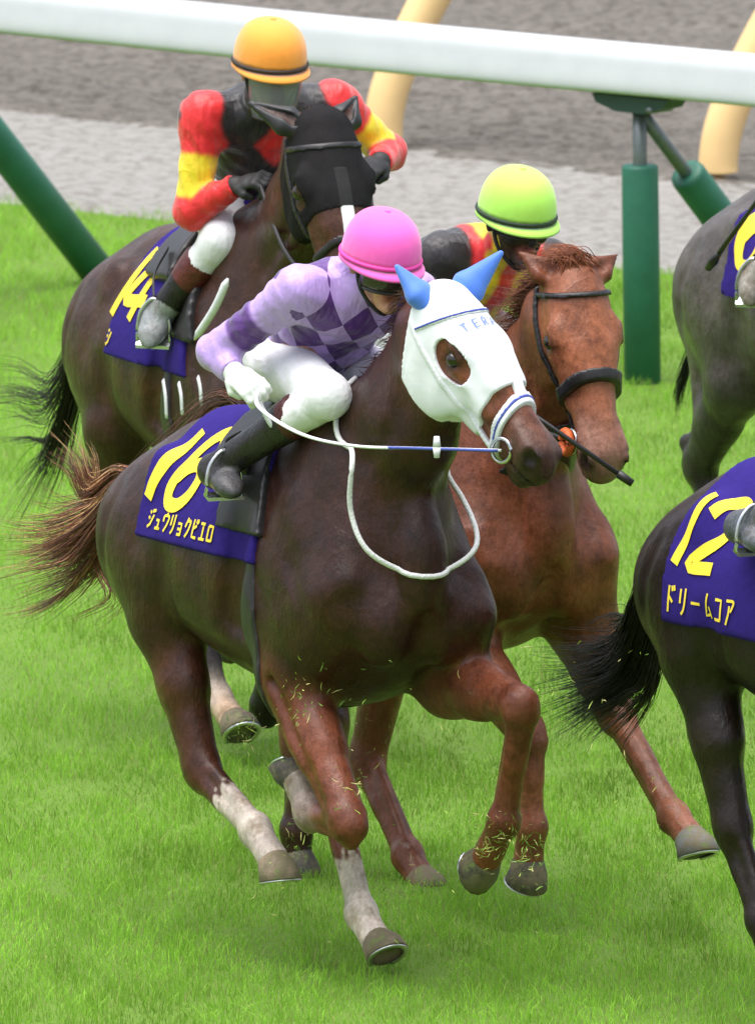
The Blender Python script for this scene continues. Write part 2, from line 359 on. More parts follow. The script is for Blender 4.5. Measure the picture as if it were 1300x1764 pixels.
# grass blades
def grass():
    rg = np.random.default_rng(5); pts = []
    def scatter(x0, x1, y0, y1, dens):
        n = int((x1 - x0) * (y1 - y0) * dens); p = np.stack([rg.uniform(x0, x1, n), rg.uniform(y0, y1, n)], 1); pts.append(p)
    scatter(-1.55, 1.55, -3.2, 4, 5200); scatter(-1.7, 1.7, 4, 20, 3000); scatter(-4.5, -1.55, -3.2, 20, 1100); scatter(1.55, 4.5, -3.2, 20, 1100); scatter(-4.5, 4.5, -6.5, -3.2, 1100)
    p = np.vstack(pts); q = p - RAIL_A[:2]; nn_ = q @ RN[:2]; lim = EDGE + .05 * np.sin(q @ RD[:2] * 3) + rg.normal(0, .05, len(p)); p = p[nn_ < lim]; n = len(p)
    def vn(sx, sy, seed):
        r = np.random.default_rng(seed).normal(0, 1, (97, 97)); a, b = (p[:, 0] + 20) / sx, (p[:, 1] + 20) / sy; i, j = np.floor(a).astype(int), np.floor(b).astype(int); u, v = a - i, b - j; u, v = u * u * (3 - 2 * u), v * v * (3 - 2 * v)
        g_ = lambda x, y: r[x % 97, y % 97]; return (g_(i, j) * (1 - u) + g_(i + 1, j) * u) * (1 - v) + (g_(i, j + 1) * (1 - u) + g_(i + 1, j + 1) * u) * v
    patch = np.clip(.5 * vn(.9, 2.6, 1) + .45 * vn(.22, .8, 2) + .45 * vn(.07, .3, 3), -1.6, 1.6)
    h = rg.uniform(.016, .044, n) * (1 + .35 * vn(.12, .4, 9)).clip(.4, 2); w = rg.uniform(.002, .0034, n); az = rg.uniform(0, 2 * np.pi, n); ln = np.abs(rg.normal(0, .6, n)) * h; la = rg.uniform(0, 2 * np.pi, n)
    dx, dy = np.cos(az) * w / 2, np.sin(az) * w / 2; lx, ly = np.cos(la) * ln, np.sin(la) * ln
    V = np.zeros((n, 5, 3), np.float32); B = np.column_stack([p, np.zeros(n)])
    V[:, 0] = B - np.stack([dx, dy, 0 * dx], 1); V[:, 1] = B + np.stack([dx, dy, 0 * dx], 1)
    M = B + np.stack([lx * .35, ly * .35, h * .6], 1); V[:, 2] = M - np.stack([dx, dy, 0 * dx], 1) * .8; V[:, 3] = M + np.stack([dx, dy, 0 * dx], 1) * .8; V[:, 4] = B + np.stack([lx, ly, h], 1)
    F = (np.arange(n)[:, None, None] * 5 + np.array([[0, 1, 3], [0, 3, 2], [2, 3, 4]])[None]).reshape(-1, 3)
    g = np.array([.24, .455, .05]) * rg.uniform(.75, 1.25, n)[:, None] * (1 + .26 * patch[:, None]); dry = rg.random(n) < .05 + .05 * (patch > .5); g[dry] = np.array([.34, .36, .12]) * rg.uniform(.7, 1.2, dry.sum())[:, None]
    c = np.repeat(g, 5, 0)
    t = NT('grass_blade'); a = t.n('Attribute', attribute_name='Col').outputs['Color']; t.set(Base_Color=a, Roughness=.8); t.b.inputs['Specular IOR Level'].default_value = .12
    tr = t.n('BsdfTranslucent'); t.l(a, tr.inputs[0]); mx = t.n('MixShader', i_0=.35); t.l(t.b.outputs[0], mx.inputs[1]); t.l(tr.outputs[0], mx.inputs[2]); t.l(mx.outputs[0], t.out.inputs[0])
    npmesh('grass', V.reshape(-1, 3), F, t.m, smooth=False, col=c, kind='stuff', label='short bright green racecourse grass covering the turf', cat='grass')
grass()
# ------------------------------------------------------------------ running rail on green padded posts
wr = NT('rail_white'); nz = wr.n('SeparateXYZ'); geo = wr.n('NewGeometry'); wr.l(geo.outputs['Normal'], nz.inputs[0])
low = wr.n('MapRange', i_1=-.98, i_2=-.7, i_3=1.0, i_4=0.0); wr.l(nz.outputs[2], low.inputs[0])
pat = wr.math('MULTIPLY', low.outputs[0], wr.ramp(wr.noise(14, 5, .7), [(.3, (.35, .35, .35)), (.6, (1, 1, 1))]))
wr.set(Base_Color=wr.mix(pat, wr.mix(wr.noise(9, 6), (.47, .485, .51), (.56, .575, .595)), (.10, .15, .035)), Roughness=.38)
fence = empty('rail_fence', RP(0, 0), 0, label='white running rail on green padded posts at the edge of the turf', cat='fence')
RZ = 1.075; RR = .085
fo = fence.location
prof = catmull([(.03, .083), (-.025, .078), (-.058, .05), (-.074, .0), (-.086, -.055), (-.080, -.078), (-.05, -.085), (.03, -.085), (.07, -.05), (.075, .03), (.06, .072), (.03, .083)], 5)[:-1]
ts_ = np.linspace(-14, 12, 60); V = [RP(t, -.1 + a, RZ + b + .006 * math.sin(t)) for t in ts_ for a, b in prof]; n_ = len(prof)
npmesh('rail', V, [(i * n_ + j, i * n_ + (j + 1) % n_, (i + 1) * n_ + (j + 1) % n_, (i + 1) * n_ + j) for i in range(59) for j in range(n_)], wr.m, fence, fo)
for t in (-7.6, -1.55, 4.6):
    V = [RP(t + e, -.1 + a * 1.02, RZ + b * 1.02 + .006 * math.sin(t)) for e in (-.006, .006) for a, b in prof]; npmesh('joint', V, [(j, (j + 1) % n_, n_ + (j + 1) % n_, n_ + j) for j in range(n_)], plain('rail_joint', (.5, .51, .52), .5), fence, fo)
gmat = plain('post_green', srgb(40, 104, 84), .5, .3, 14, .3, .006); steel = plain('bracket_steel', (.16, .18, .18), .45, .3, 30, metal=.6); dkg = plain('bracket_green', (.02, .05, .045), .5)
for t0 in (-9.9, -6.6, -3.25, 0.06, 3.3, 6.6):
    a = RP(t0, -.1, RZ - RR - .005)
    V, Fc = [], []
    for s_, (hw, z) in enumerate(((.17, 0), (.15, -.03), (.06, -.055))):
        for d in (-.05, .05):
            for e in (-1, 1): V.append(a + RD * hw * e + RN * d + V3(0, 0, z))
    for q in range(2):
        b = q * 4; Fc += [(b, b + 1, b + 5, b + 4), (b + 2, b + 6, b + 7, b + 3), (b, b + 4, b + 6, b + 2), (b + 1, b + 3, b + 7, b + 5)]
    Fc += [(0, 2, 3, 1), (8, 9, 11, 10)]; npmesh('bracket', V, Fc, dkg, fence, fo, smooth=False)
    tube('bolt', [a + RD * .09 - RN * .06 + V3(0, 0, -.04), a + RD * .09 + RN * .06 + V3(0, 0, -.04)], .012, steel, fence, seg=8, smoothpath=False, off=fo)
    for nm, foot, lean in (('post', RP(t0, -.1 + .02), 0), ('brace', RP(t0 + .05, .82), .1)):
        top = a + V3(0, 0, -.05); d = foot - top; pt = tube(nm, [top, top + d * .2, top + d * .6, foot + V3(0, 0, -.05)], [.024, .024, .024, .024], steel, fence, seg=10, smoothpath=False, off=fo)
        s0 = top + d * (.20 if nm == 'post' else .25); s1 = foot + nrm(d) * .04
        tube('sleeve', [s0 - nrm(d) * .002, s0, s0 + d * .012, s0 + d * .3, s1], [.04, .058, .062, .063, .062], gmat, pt, seg=24, smoothpath=False, off=fo)
# cream posts of the next rail, leaning over at the top
cream = plain('post_cream', srgb(236, 200, 140), .55, .12, 8, .2, .006)
b2 = ground_at(1238, 318); fence2 = empty('rail_fence', b2, 0, label='cream leaning posts of the further rail standing on the sand', cat='fence'); o2 = fence2.location
for k in (-1, 0, 1, 2):
    b = b2 + RD * k * 1.62; ln = RN * .35 + RD * .22
    tube('post', [b + V3(0, 0, -.1), b + V3(0, 0, .12), b + ln * .12 + V3(0, 0, .3), b + ln * .42 + V3(0, 0, .55), b + ln * .8 + V3(0, 0, .8), b + ln * 1.15 + V3(0, 0, 1.02)], .072, cream, fence2, seg=18, off=o2)
tube('rail', [b2 + (RN * .35 + RD * .22) * 1.15 + RD * t + V3(0, 0, 1.08) for t in np.linspace(-9, 6, 20)], .075, wr.m, fence2, seg=18, smoothpath=False, off=o2)
# ------------------------------------------------------------------ lettering (strokes laid on a surface)
GLY = {'1': [[(.5, 1), (.5, 0)]], '2': [[(.12, .72), (.2, .93), (.5, 1), (.8, .92), (.86, .7), (.7, .45), (.15, .03), (.9, .03)]],
 '4': [[(.66, 0), (.66, 1), (.06, .3), (.98, .3)]], '6': [[(.82, .86), (.55, 1), (.28, .86), (.13, .5), (.14, .22), (.32, .02), (.64, 0), (.86, .16), (.86, .4), (.64, .56), (.34, .52), (.15, .36)]],
 '8': [[(.5, .54), (.2, .68), (.2, .88), (.5, 1), (.8, .88), (.8, .68), (.5, .54), (.13, .36), (.15, .12), (.5, 0), (.85, .12), (.87, .36), (.5, .54)]],
 'ド': [[(.3, 1), (.3, 0)], [(.3, .62), (.75, .38)], [(.6, 1), (.7, .8)], [(.82, 1.03), (.92, .83)]],
 'リ': [[(.22, .95), (.22, .4)], [(.75, 1), (.75, .45), (.62, .15), (.38, 0)]], 'ー': [[(.05, .5), (.95, .5)]],
 'ム': [[(.5, 1), (.15, .1), (.85, .2)], [(.65, .5), (.92, .05)]], 'コ': [[(.15, .85), (.85, .85), (.85, .1)], [(.12, .1), (.9, .1)]],
 'ア': [[(.1, .9), (.9, .9), (.8, .65), (.62, .5)], [(.5, .72), (.46, .4), (.2, 0)]],
 'ジ': [[(.15, .9), (.35, .78)], [(.08, .6), (.28, .48)], [(.1, .05), (.5, .2), (.85, .72)], [(.62, 1), (.72, .84)], [(.84, 1.03), (.94, .87)]],
 'シ': [[(.15, .9), (.35, .78)], [(.08, .6), (.28, .48)], [(.1, .05), (.5, .2), (.9, .8)]],
 'ュ': [[(.25, .5), (.7, .5), (.65, .08)], [(.1, .08), (.9, .08)]], 'ウ': [[(.5, 1), (.5, .82)], [(.12, .5), (.12, .8), (.88, .8), (.8, .4), (.4, 0)]],
 'ョ': [[(.2, .6), (.8, .6), (.8, 0)], [(.25, .32), (.8, .32)], [(.15, .04), (.8, .04)]], 'ク': [[(.4, 1), (.1, .5)], [(.35, .82), (.85, .82), (.7, .35), (.3, 0)]],
 'ピ': [[(.2, 1), (.2, .1), (.9, .08)], [(.75, .7), (.2, .5)], [(.8, 1), (.92, .92), (.8, .84), (.7, .92), (.8, 1)]],
 'エ': [[(.15, .88), (.85, .88)], [(.5, .88), (.5, .1)], [(.05, .1), (.95, .1)]], 'ロ': [[(.15, .85), (.15, .08)], [(.15, .85), (.85, .85), (.85, .08)], [(.15, .12), (.85, .12)]],
 'T': [[(.1, .95), (.9, .95)], [(.5, .95), (.5, 0)]], 'E': [[(.2, 1), (.2, 0)], [(.2, .95), (.85, .95)], [(.2, .5), (.75, .5)], [(.2, .05), (.88, .05)]],
 'R': [[(.2, 0), (.2, .95), (.7, .95), (.82, .74), (.65, .5), (.2, .5)], [(.5, .5), (.9, 0)]], 'A': [[(.05, 0), (.5, 1), (.95, 0)], [(.25, .35), (.75, .35)]]}
def lay_text(name, text, mapf, u0, v0, size, pitch, width, mat, parent, off=(0, 0, 0), aspect=.8, slant=0, lift=.003, step=.012):
    """each stroke is a strip of cloth print mapped by mapf(u, v, lift) onto the surface"""
    Vs, Fs, b, q = [], [], 0, 0
    for i, ch in enumerate(text):
        for st in GLY[ch]:
            P = np.array([(u0 + i * pitch + (x * aspect + slant * y) * size, v0 + y * size) for x, y in st])
            if len(P) > 3: P = catmull(P, 5)
            out = [P[:1]]
            for a, c in zip(P[:-1], P[1:]):
                n = max(1, int(np.linalg.norm(c - a) / step)); out.append(a + (c - a) * (np.arange(1, n + 1) / n)[:, None])
            P = np.vstack(out); T = np.gradient(P, axis=0); T /= np.linalg.norm(T, axis=1)[:, None] + 1e-9; N = np.stack([-T[:, 1], T[:, 0]], 1)
            ks = np.linspace(-1, 1, 5); G = P[:, None] + N[:, None] * ks[None, :, None] * width / 2
            q += 1; X = mapf(G[..., 0].ravel(), G[..., 1].ravel(), lift + .0004 * (q % 7)); n = len(P); Vs.append(X)
            for r in range(n - 1):
                for c in range(4): Fs.append((b + r * 5 + c, b + r * 5 + c + 1, b + r * 5 + 6 + c, b + r * 5 + 5 + c))
            b += n * 5
    return npmesh(name, np.vstack(Vs), Fs, mat, parent, off)
def radial(F, zc, R, side=-1, thick=0.0):
    """map (u along the back, v around the flank) to the body surface + thick"""
    def m(u, v, lift=0):
        ph = v / R; P0 = np.stack([u, 0 * u, 0 * u + zc], 1); D = np.stack([0 * u, side * np.cos(ph), np.sin(ph)], 1)
        ts = np.linspace(.12, .75, 160); Q = P0[:, None] + D[:, None] * ts[None, :, None]; d = F.at(Q)
        k = np.argmax(d > thick, 1); k = np.clip(k, 1, None); r = np.arange(len(u)); d0, d1 = d[r, k - 1], d[r, k]
        t = ts[k - 1] + (ts[k] - ts[k - 1]) * np.clip((thick - d0) / (d1 - d0 + 1e-9), 0, 1); return P0 + D * (t + lift)[:, None]
    return m
# ------------------------------------------------------------------ horses
class Head:
    def __init__(s, poll, muzzle, face, scale=1.0):
        s.o = V3(poll); s.h = nrm(V3(muzzle) - s.o); f = V3(face); s.n = nrm(f - s.h * (f @ s.h)); s.s = np.cross(s.n, -s.h) * -1
        if s.s[1] < 0: s.s = -s.s
        s.k = scale
    def p(s, h, n, sd): return s.o + s.k * (s.h * h + s.n * n + s.s * sd)
    def co(s, X, Y, Z):
        x, y, z = X - s.o[0], Y - s.o[1], Z - s.o[2]
        return tuple((x * v[0] + y * v[1] + z * v[2]) / s.k for v in (s.h, s.n, s.s))
    def ops(s, coatc, muzc, blaze=None, nz=1):
        p, sd, kk = s.p, s.s, s.k
        C = lambda a, b, e0, e1, **kw: Cap(p(*a), p(*b), tuple(x * kk for x in e0), tuple(x * kk for x in e1), side=sd, **kw)
        O = [C((.02, -.01, 0), (.20, -.005, 0), (.09, .088), (.1, .088), k=.05, col=coatc),
             C((.08, .022, 0), (.30, .03, 0), (.078, .048), (.066, .042), k=.04, col=coatc),
             C((.25, -.01, 0), (.47, -.014, 0), (.08, .08), (.058, .066), k=.04, col=coatc),
             C((.30, .035, 0), (.50, .018, 0), (.032, .022), (.028, .02), k=.03, col=blaze or coatc),
             C((.22, -.11, 0), (.50, -.07, 0), (.04, .04), (.032, .032), k=.03, col=coatc),
             Ell(p(.53, -.022, 0), (.07 * kk, .067 * kk, .077 * kk), ax=s.h, side=sd, k=.03, col=muzc),
             Ell(p(.578, -.03, 0), (.034 * kk, .048 * kk, .046 * kk), ax=s.h, side=sd, k=.025, col=tuple(x * .5 for x in muzc)),
             Ell(p(.545, -.09, 0), (.042 * kk, .038 * kk, .028 * kk), ax=s.h, side=sd, k=.016, col=tuple(x * .4 for x in muzc))]
        for q in (-1, 1):
            O += [Ell(p(.16, -.105, q * .056), (.118 * kk, .036 * kk, .102 * kk), ax=s.h, side=sd, k=.04, col=coatc),
                  C((.215, -.012, q * .094), (.37, -.028, q * .064), (.014, .014), (.010, .012), k=.03, col=coatc),
                  Ell(p(.17, .036, q * .086), (.045 * kk, .022 * kk, .022 * kk), ax=s.h, side=sd, k=.025, col=coatc),
                  C((.155, .03, q * .106), (.2, .018, q * .108), (.012, .012), (.012, .012), k=.012, col=coatc),
                  C((.45, .012, q * .042), (.555, .014, q * .056), (.02, .024), (.025, .03), k=.02, col=muzc),
                  Ell(p(.562, .016, q * .078), (.032 * kk * nz, .026 * kk * nz, .02 * kk * nz), ax=s.h - .7 * s.n, side=sd, k=.006, sub=True),
                  Ell(p(.190, .0, q * .121), (.024 * kk, .018 * kk, .016 * kk), ax=s.h, side=sd, k=.012, sub=True),
                  Cap(p(.50, -.056, q * .062), p(.60, -.052, q * .03), (.03, .0035), side=sd, k=.006, sub=True),
                  Ell(p(.28, -.065, q * .106), (.06 * kk, .018 * kk, .04 * kk), ax=s.h, side=sd, k=.03, sub=True)]
        return O
    def ear(s, tip, q, col, fat=1.0):
        b = s.p(-.005, .005, q * .062); t = V3(tip); m = b + (t - b) * .3; w = nrm(np.cross(t - b, s.n))
        return [Cap(b, m, (.03 * fat, .028 * fat), (.042 * fat, .026 * fat), side=w, k=.02, col=col), Cap(m, t, (.042 * fat, .026 * fat), (.005, .005), side=w, k=.015, col=col),
                Cap(b + s.n * .03 + (m - b) * .5, t + s.n * .012 - (t - m) * .15, (.019, .014), (.004, .006), side=w, k=.008, sub=True)]
def leg_front(S, E, K, Fe, C, cols, bulk=1.0):
    S, E, K, Fe, C = map(V3, (S, E, K, Fe, C)); u = nrm(K - E); fw = nrm(np.cross(u, V3(0, 1, 0)) * -1)
    q = np.sign(E[1]); k2 = nrm(Fe - K); bk = nrm(nrm(E - K) * -.2 + np.cross(k2, V3(0, 1, 0)))
    if bk[0] > 0 and k2[2] < -.3: bk = -bk
    c = cols
    return [Cap(S, E, (.085 * bulk, .13 * bulk), (.08, .105), k=.07), Ell((S * .4 + E * .6) + V3(-.09, q * .015, .06), (.14, .065, .11), ax=nrm(E - S), k=.05),
            Cap(E, E + (K - E) * .5, (.082, .108), (.068, .08), k=.06, col=c[0]), Cap(E + (K - E) * .4, K, (.068, .078), (.052, .056), k=.03, col=c[0]),
            Ell(E + (K - E) * .28 + fw * .03 + V3(0, q * .02, 0), (.12, .045, .05), ax=u, k=.03, col=c[0]),
            Cap(E + fw * .09 + V3(0, q * .035, 0), K - u * .08 + fw * .052 + V3(0, q * .02, 0), (.006, .006), k=.010, col=c[0]), Cap(E + u * .02 + V3(0, q * .078, 0) - fw * .02, K - u * .1 + V3(0, q * .058, 0) + fw * .01, (.006, .01), k=.03, sub=True), Ell(K - u * .025 - bk * .008, (.04, .056, .052), ax=u, k=.014, col=c[1]), Ell(K + k2 * .022 - bk * .004, (.038, .053, .05), ax=k2, k=.012, col=c[1]), Ell(K + bk * .045, (.032, .02, .022), ax=k2, k=.014, col=c[1]), Cap(K + k2 * .03 - bk * .01, K + (Fe - K) * .5 - bk * .012, (.044, .04), (.033, .03), k=.02, col=c[2]), Cap(K + k2 * .05 + bk * .03, Fe + bk * .026, (.02, .019), (.025, .02), k=.010, col=c[2]),
            Cap(K + (Fe - K) * .35 - bk * .012, Fe, (.033, .03), (.036, .038), k=.012, col=c[2]), Ell(Fe, (.052, .046, .051), ax=k2, k=.018, col=c[3]),
            Ell(Fe + bk * .03, (.03, .026, .026), ax=k2, k=.015, col=c[3]), Cap(Fe, C, (.039, .042), (.044, .044), k=.02, col=c[4])]
def leg_hind(hip, St, H, Fe, C, cols):
    hip, St, H, Fe, C = map(V3, (hip, St, H, Fe, C)); q = np.sign(St[1]); u = nrm(H - St); k2 = nrm(Fe - H)
    bk = nrm(-nrm(St - H) * .0 + nrm(np.cross(k2, V3(0, 1, 0)))); bk = bk if bk[0] < 0 or bk[2] > .5 else -bk
    cal = H - k2 * .085 + bk * .055; c = cols
    return [Cap(hip, St, (.13, .23), (.095, .13), k=.08), Cap(hip + V3(-.16, q * -.01, .02), St * .45 + H * .55 + bk * .05, (.10, .11), (.045, .055), k=.06),
            Ell(St + V3(.03, 0, .02), (.09, .07, .09), ax=u, k=.05), Cap(St, St + (H - St) * .5, (.082, .115), (.06, .075), k=.05, col=c[0]),
            Cap(St + (H - St) * .45, H, (.066, .08), (.048, .058), k=.03, col=c[0]), Ell(H, (.08, .052, .064), ax=nrm(u + k2), k=.02, col=c[1]),
            Cap(cal, H + k2 * .03 + bk * .02, (.022, .024), (.026, .032), k=.02, col=c[1]), Cap(cal, St * .5 + H * .5 + bk * .07, (.016, .02), (.02, .03), k=.02, col=c[1]),
            Cap(H + k2 * .04 - bk * .012, H + (Fe - H) * .5 - bk * .013, (.042, .042), (.034, .032), k=.02, col=c[2]), Cap(H + (Fe - H) * .4 - bk * .013, Fe, (.034, .032), (.037, .04), k=.012, col=c[2]), Cap(H + k2 * .06 + bk * .034, Fe + bk * .026, (.021, .021), (.026, .02), k=.010, col=c[2]),
            Ell(Fe, (.052, .046, .052), ax=k2, k=.018, col=c[3]), Ell(Fe + bk * .03, (.03, .026, .026), ax=k2, k=.015, col=c[3]), Cap(Fe, C, (.04, .043), (.044, .045), k=.02, col=c[4])]
def hoof(C, d, mat, shoe_mat, parent, tilt=40, size=1.0):
    C = V3(C); d = nrm(d); t = math.radians(-tilt); y = V3(0, 1, 0); sl = nrm(y - d * (y @ d)); ax = sl
    rot = lambda v, a: v * math.cos(a) + np.cross(ax, v) * math.sin(a) * -1 + ax * (ax @ v) * (1 - math.cos(a))
    sn = rot(d, t); fw = nrm(d - sn * (d @ sn)); V, F = [], []; N = 16
    def ring(c, rs, rf, nrmv):
        f2 = nrm(fw - nrmv * (fw @ nrmv))
        return [c + sl * math.cos(a) * rs * size + f2 * math.sin(a) * rf * size * (1.08 if math.sin(a) > 0 else .9) for a in np.linspace(0, 2 * np.pi, N, endpoint=False)]
    n0 = nrm(d + sn * .8)
    B = C + d * .05 * size + sn * .022 * size
    rings = [ring(C - n0 * .016, .03, .03, n0), ring(C - n0 * .004, .041, .043, n0), ring(C + n0 * .012, .047, .05, n0), ring((C + B) / 2 + fw * .006, .054, .058, nrm(n0 + sn)), ring(B, .06, .066, sn), ring(B + sn * .004, .056, .062, sn), ring(B - sn * .008, .04, .042, sn)]
    for r in rings: V += r
    for i in range(len(rings) - 1):
        for j in range(N): F.append((i * N + j, i * N + (j + 1) % N, (i + 1) * N + (j + 1) % N, (i + 1) * N + j))
    F.append(tuple((len(rings) - 1) * N + j for j in range(N)))
    ho = npmesh('hoof', V, F, mat, parent)
    P = [B + sn * .006 + sl * math.cos(a) * .051 * size + fw * math.sin(a) * .058 * size for a in np.linspace(-.9, math.pi + .9, 22)]
    tube('horseshoe', P, .0085, shoe_mat, ho, seg=6, smoothpath=False, flat=(sn, .5)); return ho
def muddy(name, base):
    if name in MATS: return MATS[name]
    t = NT(name); f = t.noise(11, 6, .75); c = t.mix(t.ramp(f, [(.40, (0, 0, 0)), (.56, (1, 1, 1))]), base, (.16, .13, .075)); c = t.mix(t.ramp(t.noise(23, 5, .8), [(.55, (0, 0, 0)), (.66, (1, 1, 1))]), c, (.15, .19, .05)); t.set(Base_Color=c, Roughness=.75)
    t.bump(t.math('ADD', f, t.math('MULTIPLY', t.noise(60, 3, .6, stretch=(1, 1, 4)), .4)), .45, .006); MATS[name] = t.m; return t.m
BODY_ST = [(-.84, 1.16, 1.02, .06, 0), (-.78, 1.27, .96, .15, .1), (-.66, 1.385, .90, .225, .22), (-.48, 1.465, .87, .268, .3), (-.28, 1.495, .86, .28, .3), (-.05, 1.485, .79, .29, .22),
           (.18, 1.49, .74, .288, .18), (.36, 1.55, .72, .272, .32), (.50, 1.57, .73, .25, .42), (.64, 1.47, .77, .22, .3), (.76, 1.34, .86, .165, .1), (.84, 1.22, .98, .08, 0)]
def horse(sp):
    """sp: dict with frame, coat colours, joints of the four legs, neck, head, ears, tack. Returns everything later tack needs."""
    fr = sp['frame']; coatc = sp['coat']; dk = sp.get('dark', tuple(c * .35 for c in coatc)); R = {}
    root = empty('racehorse', fr.o, -fr.a, label=sp['label'], cat='horse', group=sp.get('group')); R['root'] = root
    ts, bs, dz = sp.get('top_slope', .06), sp.get('bot_slope', .02), sp.get('dz', 0)
    st = [(f, t + dz + ts * (f + .45), b + dz + bs * (f + .45), w * sp.get('wide', 1), tp) for f, t, b, w, tp in BODY_ST]
    zt = lambda f: dz + ts * (f + .45); zb = lambda f: dz + bs * (f + .45)
    O = [Loft(st)]
    for q in (-1, 1):
        O += [Ell((-.48, q * .13, 1.20 + zt(-.46)), (.24, .125, .16), ax=(1, 0, .3), k=.08), Cap((.44, q * .10, 1.46 + zt(.44)), (.68, q * .175, 1.08 + zb(.68)), (.06, .11), (.075, .13), k=.06),
              Ell((.775, q * .085, .99 + zb(.78)), (.085, .085, .13), k=.05), Ell((.50, q * .2, 1.16 + zb(.5)), (.1, .06, .2), k=.06), Ell((-.29, q * .195, 1.33 + zt(-.29)), (.07, .045, .06), k=.05), Cap((-.27, q * .215, 1.28 + zt(-.27)), (-.33, q * .215, 1.0 + zb(-.3)), (.03, .05), k=.04), Cap((-.17, q * .325, 1.07 + zt(-.2)), (-.2, q * .295, .95 + zb(-.2)), (.03, .045), k=.06, sub=True), Cap((-.52, q * .275, 1.28 + zt(-.5)), (-.60, q * .26, .98), (.012, .02), k=.05, sub=True),
              Cap((.30, q * .28, 1.28 + zt(.3)), (.22, q * .27, .95 + zb(.22)), (.02, .05), k=.06, sub=True)]
    O += [Cap((.885, 0, 1.0 + zb(.8)), (.845, 0, .84 + zb(.8)), (.012, .022), k=.045, sub=True)]
    for q in (-1, 1): O += [Cap((.50, q * .292, 1.26 + zb(.5)), (.67, q * .268, 1.0 + zb(.6)), (.010, .018), k=.045, sub=True), Cap((.36, q * .305, 1.12 + zb(.4)), (.50, q * .29, .9 + zb(.5)), (.010, .02), k=.045, sub=True)]
    L = sp['legs']
    for key in ('FR', 'FL'): O += leg_front(*L[key]['j'][:5], L[key].get('cols', [None, None, None, None, None]))
    for key in ('HR', 'HL'): O += leg_hind(*L[key]['j'][:5], L[key].get('cols', [None, None, None, None, None]))
    hd = Head(sp['poll'], sp['muzzle'], sp['face'], sp.get('head_scale', 1)); R['head'] = hd
    nk = [V3(p) for p in sp['neck']]; no = []
    en = sp.get('neck_e', [(.17, .27), (.115, .19), (.08, .135)])
    for i in range(2): no.append(Cap(nk[i], nk[i + 1], en[i], en[i + 1], side=(0, 1, 0), k=.09 if i == 0 else .06))
    no.append(Cap(nk[2], hd.p(.06, -.06, 0), (.08, .12), (.075, .09), side=hd.s, k=.06))
    for q in (-1, 1): no.append(Cap(nk[0] + V3(.1, q * .09, -.12), hd.p(.2, -.12, q * .03), (.05, .06), (.03, .035), k=.035))
    for q in (-1, 1): no.append(Cap(nk[0] * .45 + nk[1] * .55 + V3(.11, q * .155, .0), nk[1] + V3(.10, q * .128, -.03), (.010, .012), k=.045, sub=True)); no.append(Cap(nk[1] + V3(.10, q * .128, -.03), nk[2] + V3(.06, q * .095, -.02), (.010, .012), k=.04, sub=True))
    ho = hd.ops(sp.get('head_col', coatc), sp.get('muzzle_col', dk), sp.get('blaze'), sp.get('nostril', 1)); eo = []
    for q, t in zip((-1, 1), sp['ears']): eo += hd.ear(t, q, sp.get('ear_col'))
    O += no + ho + eo; R['ops'] = O; R['head_ops'] = no + ho; R['ear_ops'] = eo
    F = Field(O, sp.get('vox', .011)); R['F'] = F; V, Q = F.polys()
    c = paint(V, O, coatc)
    for q in (-1, 1):
        for pos, rad, dark in ((hd.p(.19, .004, q * .1), .036, (.012, .009, .008)), (hd.p(.562, .015, q * .07), .033, (.008, .006, .006)), (hd.p(.57, -.055, q * .02), .03, (.03, .024, .022))):
            w_ = np.clip(1.4 - np.linalg.norm(V - pos, axis=1) / (rad * hd.k), 0, 1)[:, None]; c = c * (1 - w_) + np.array(dark) * w_
    if sp.get('paintfn'): c = sp['paintfn'](V, c)
    R['body'] = npmesh('body', V, Q, coat(sp['coat_mat'], sp.get('rough', .44), sp.get('spec', .24)), root, col=c)
    hm = sp.get('hoof_mat') or muddy('hoof_horn', (.05, .045, .04)); size_h = 1.02; sm = plain('shoe_metal', (.7, .7, .72), .3, .1, 40, metal=1)
    for key in ('FR', 'FL', 'HR', 'HL'): h = hoof(L[key]['j'][4], L[key]['j'][5] - L[key]['j'][4], L[key].get('hoof', hm), sm, root, L[key].get('tilt', 40), size_h)
    em = MATS.get('eye') or plain('eye', (.012, .007, .005), .08, .3, 20, 0, spec=.8)
    for q in (-1, 1):
        b = bmesh.new(); bmesh.ops.create_uvsphere(b, u_segments=16, v_segments=10, radius=.024 * hd.k); me = bpy.data.meshes.new('eye'); b.to_mesh(me); b.free()
        me.polygons.foreach_set('use_smooth', np.ones(len(me.polygons), bool)); me.materials.append(em)
        o = bpy.data.objects.new('eye', me); COL.objects.link(o); o.parent = root; o.location = hd.p(.187, .004, q * .0985)
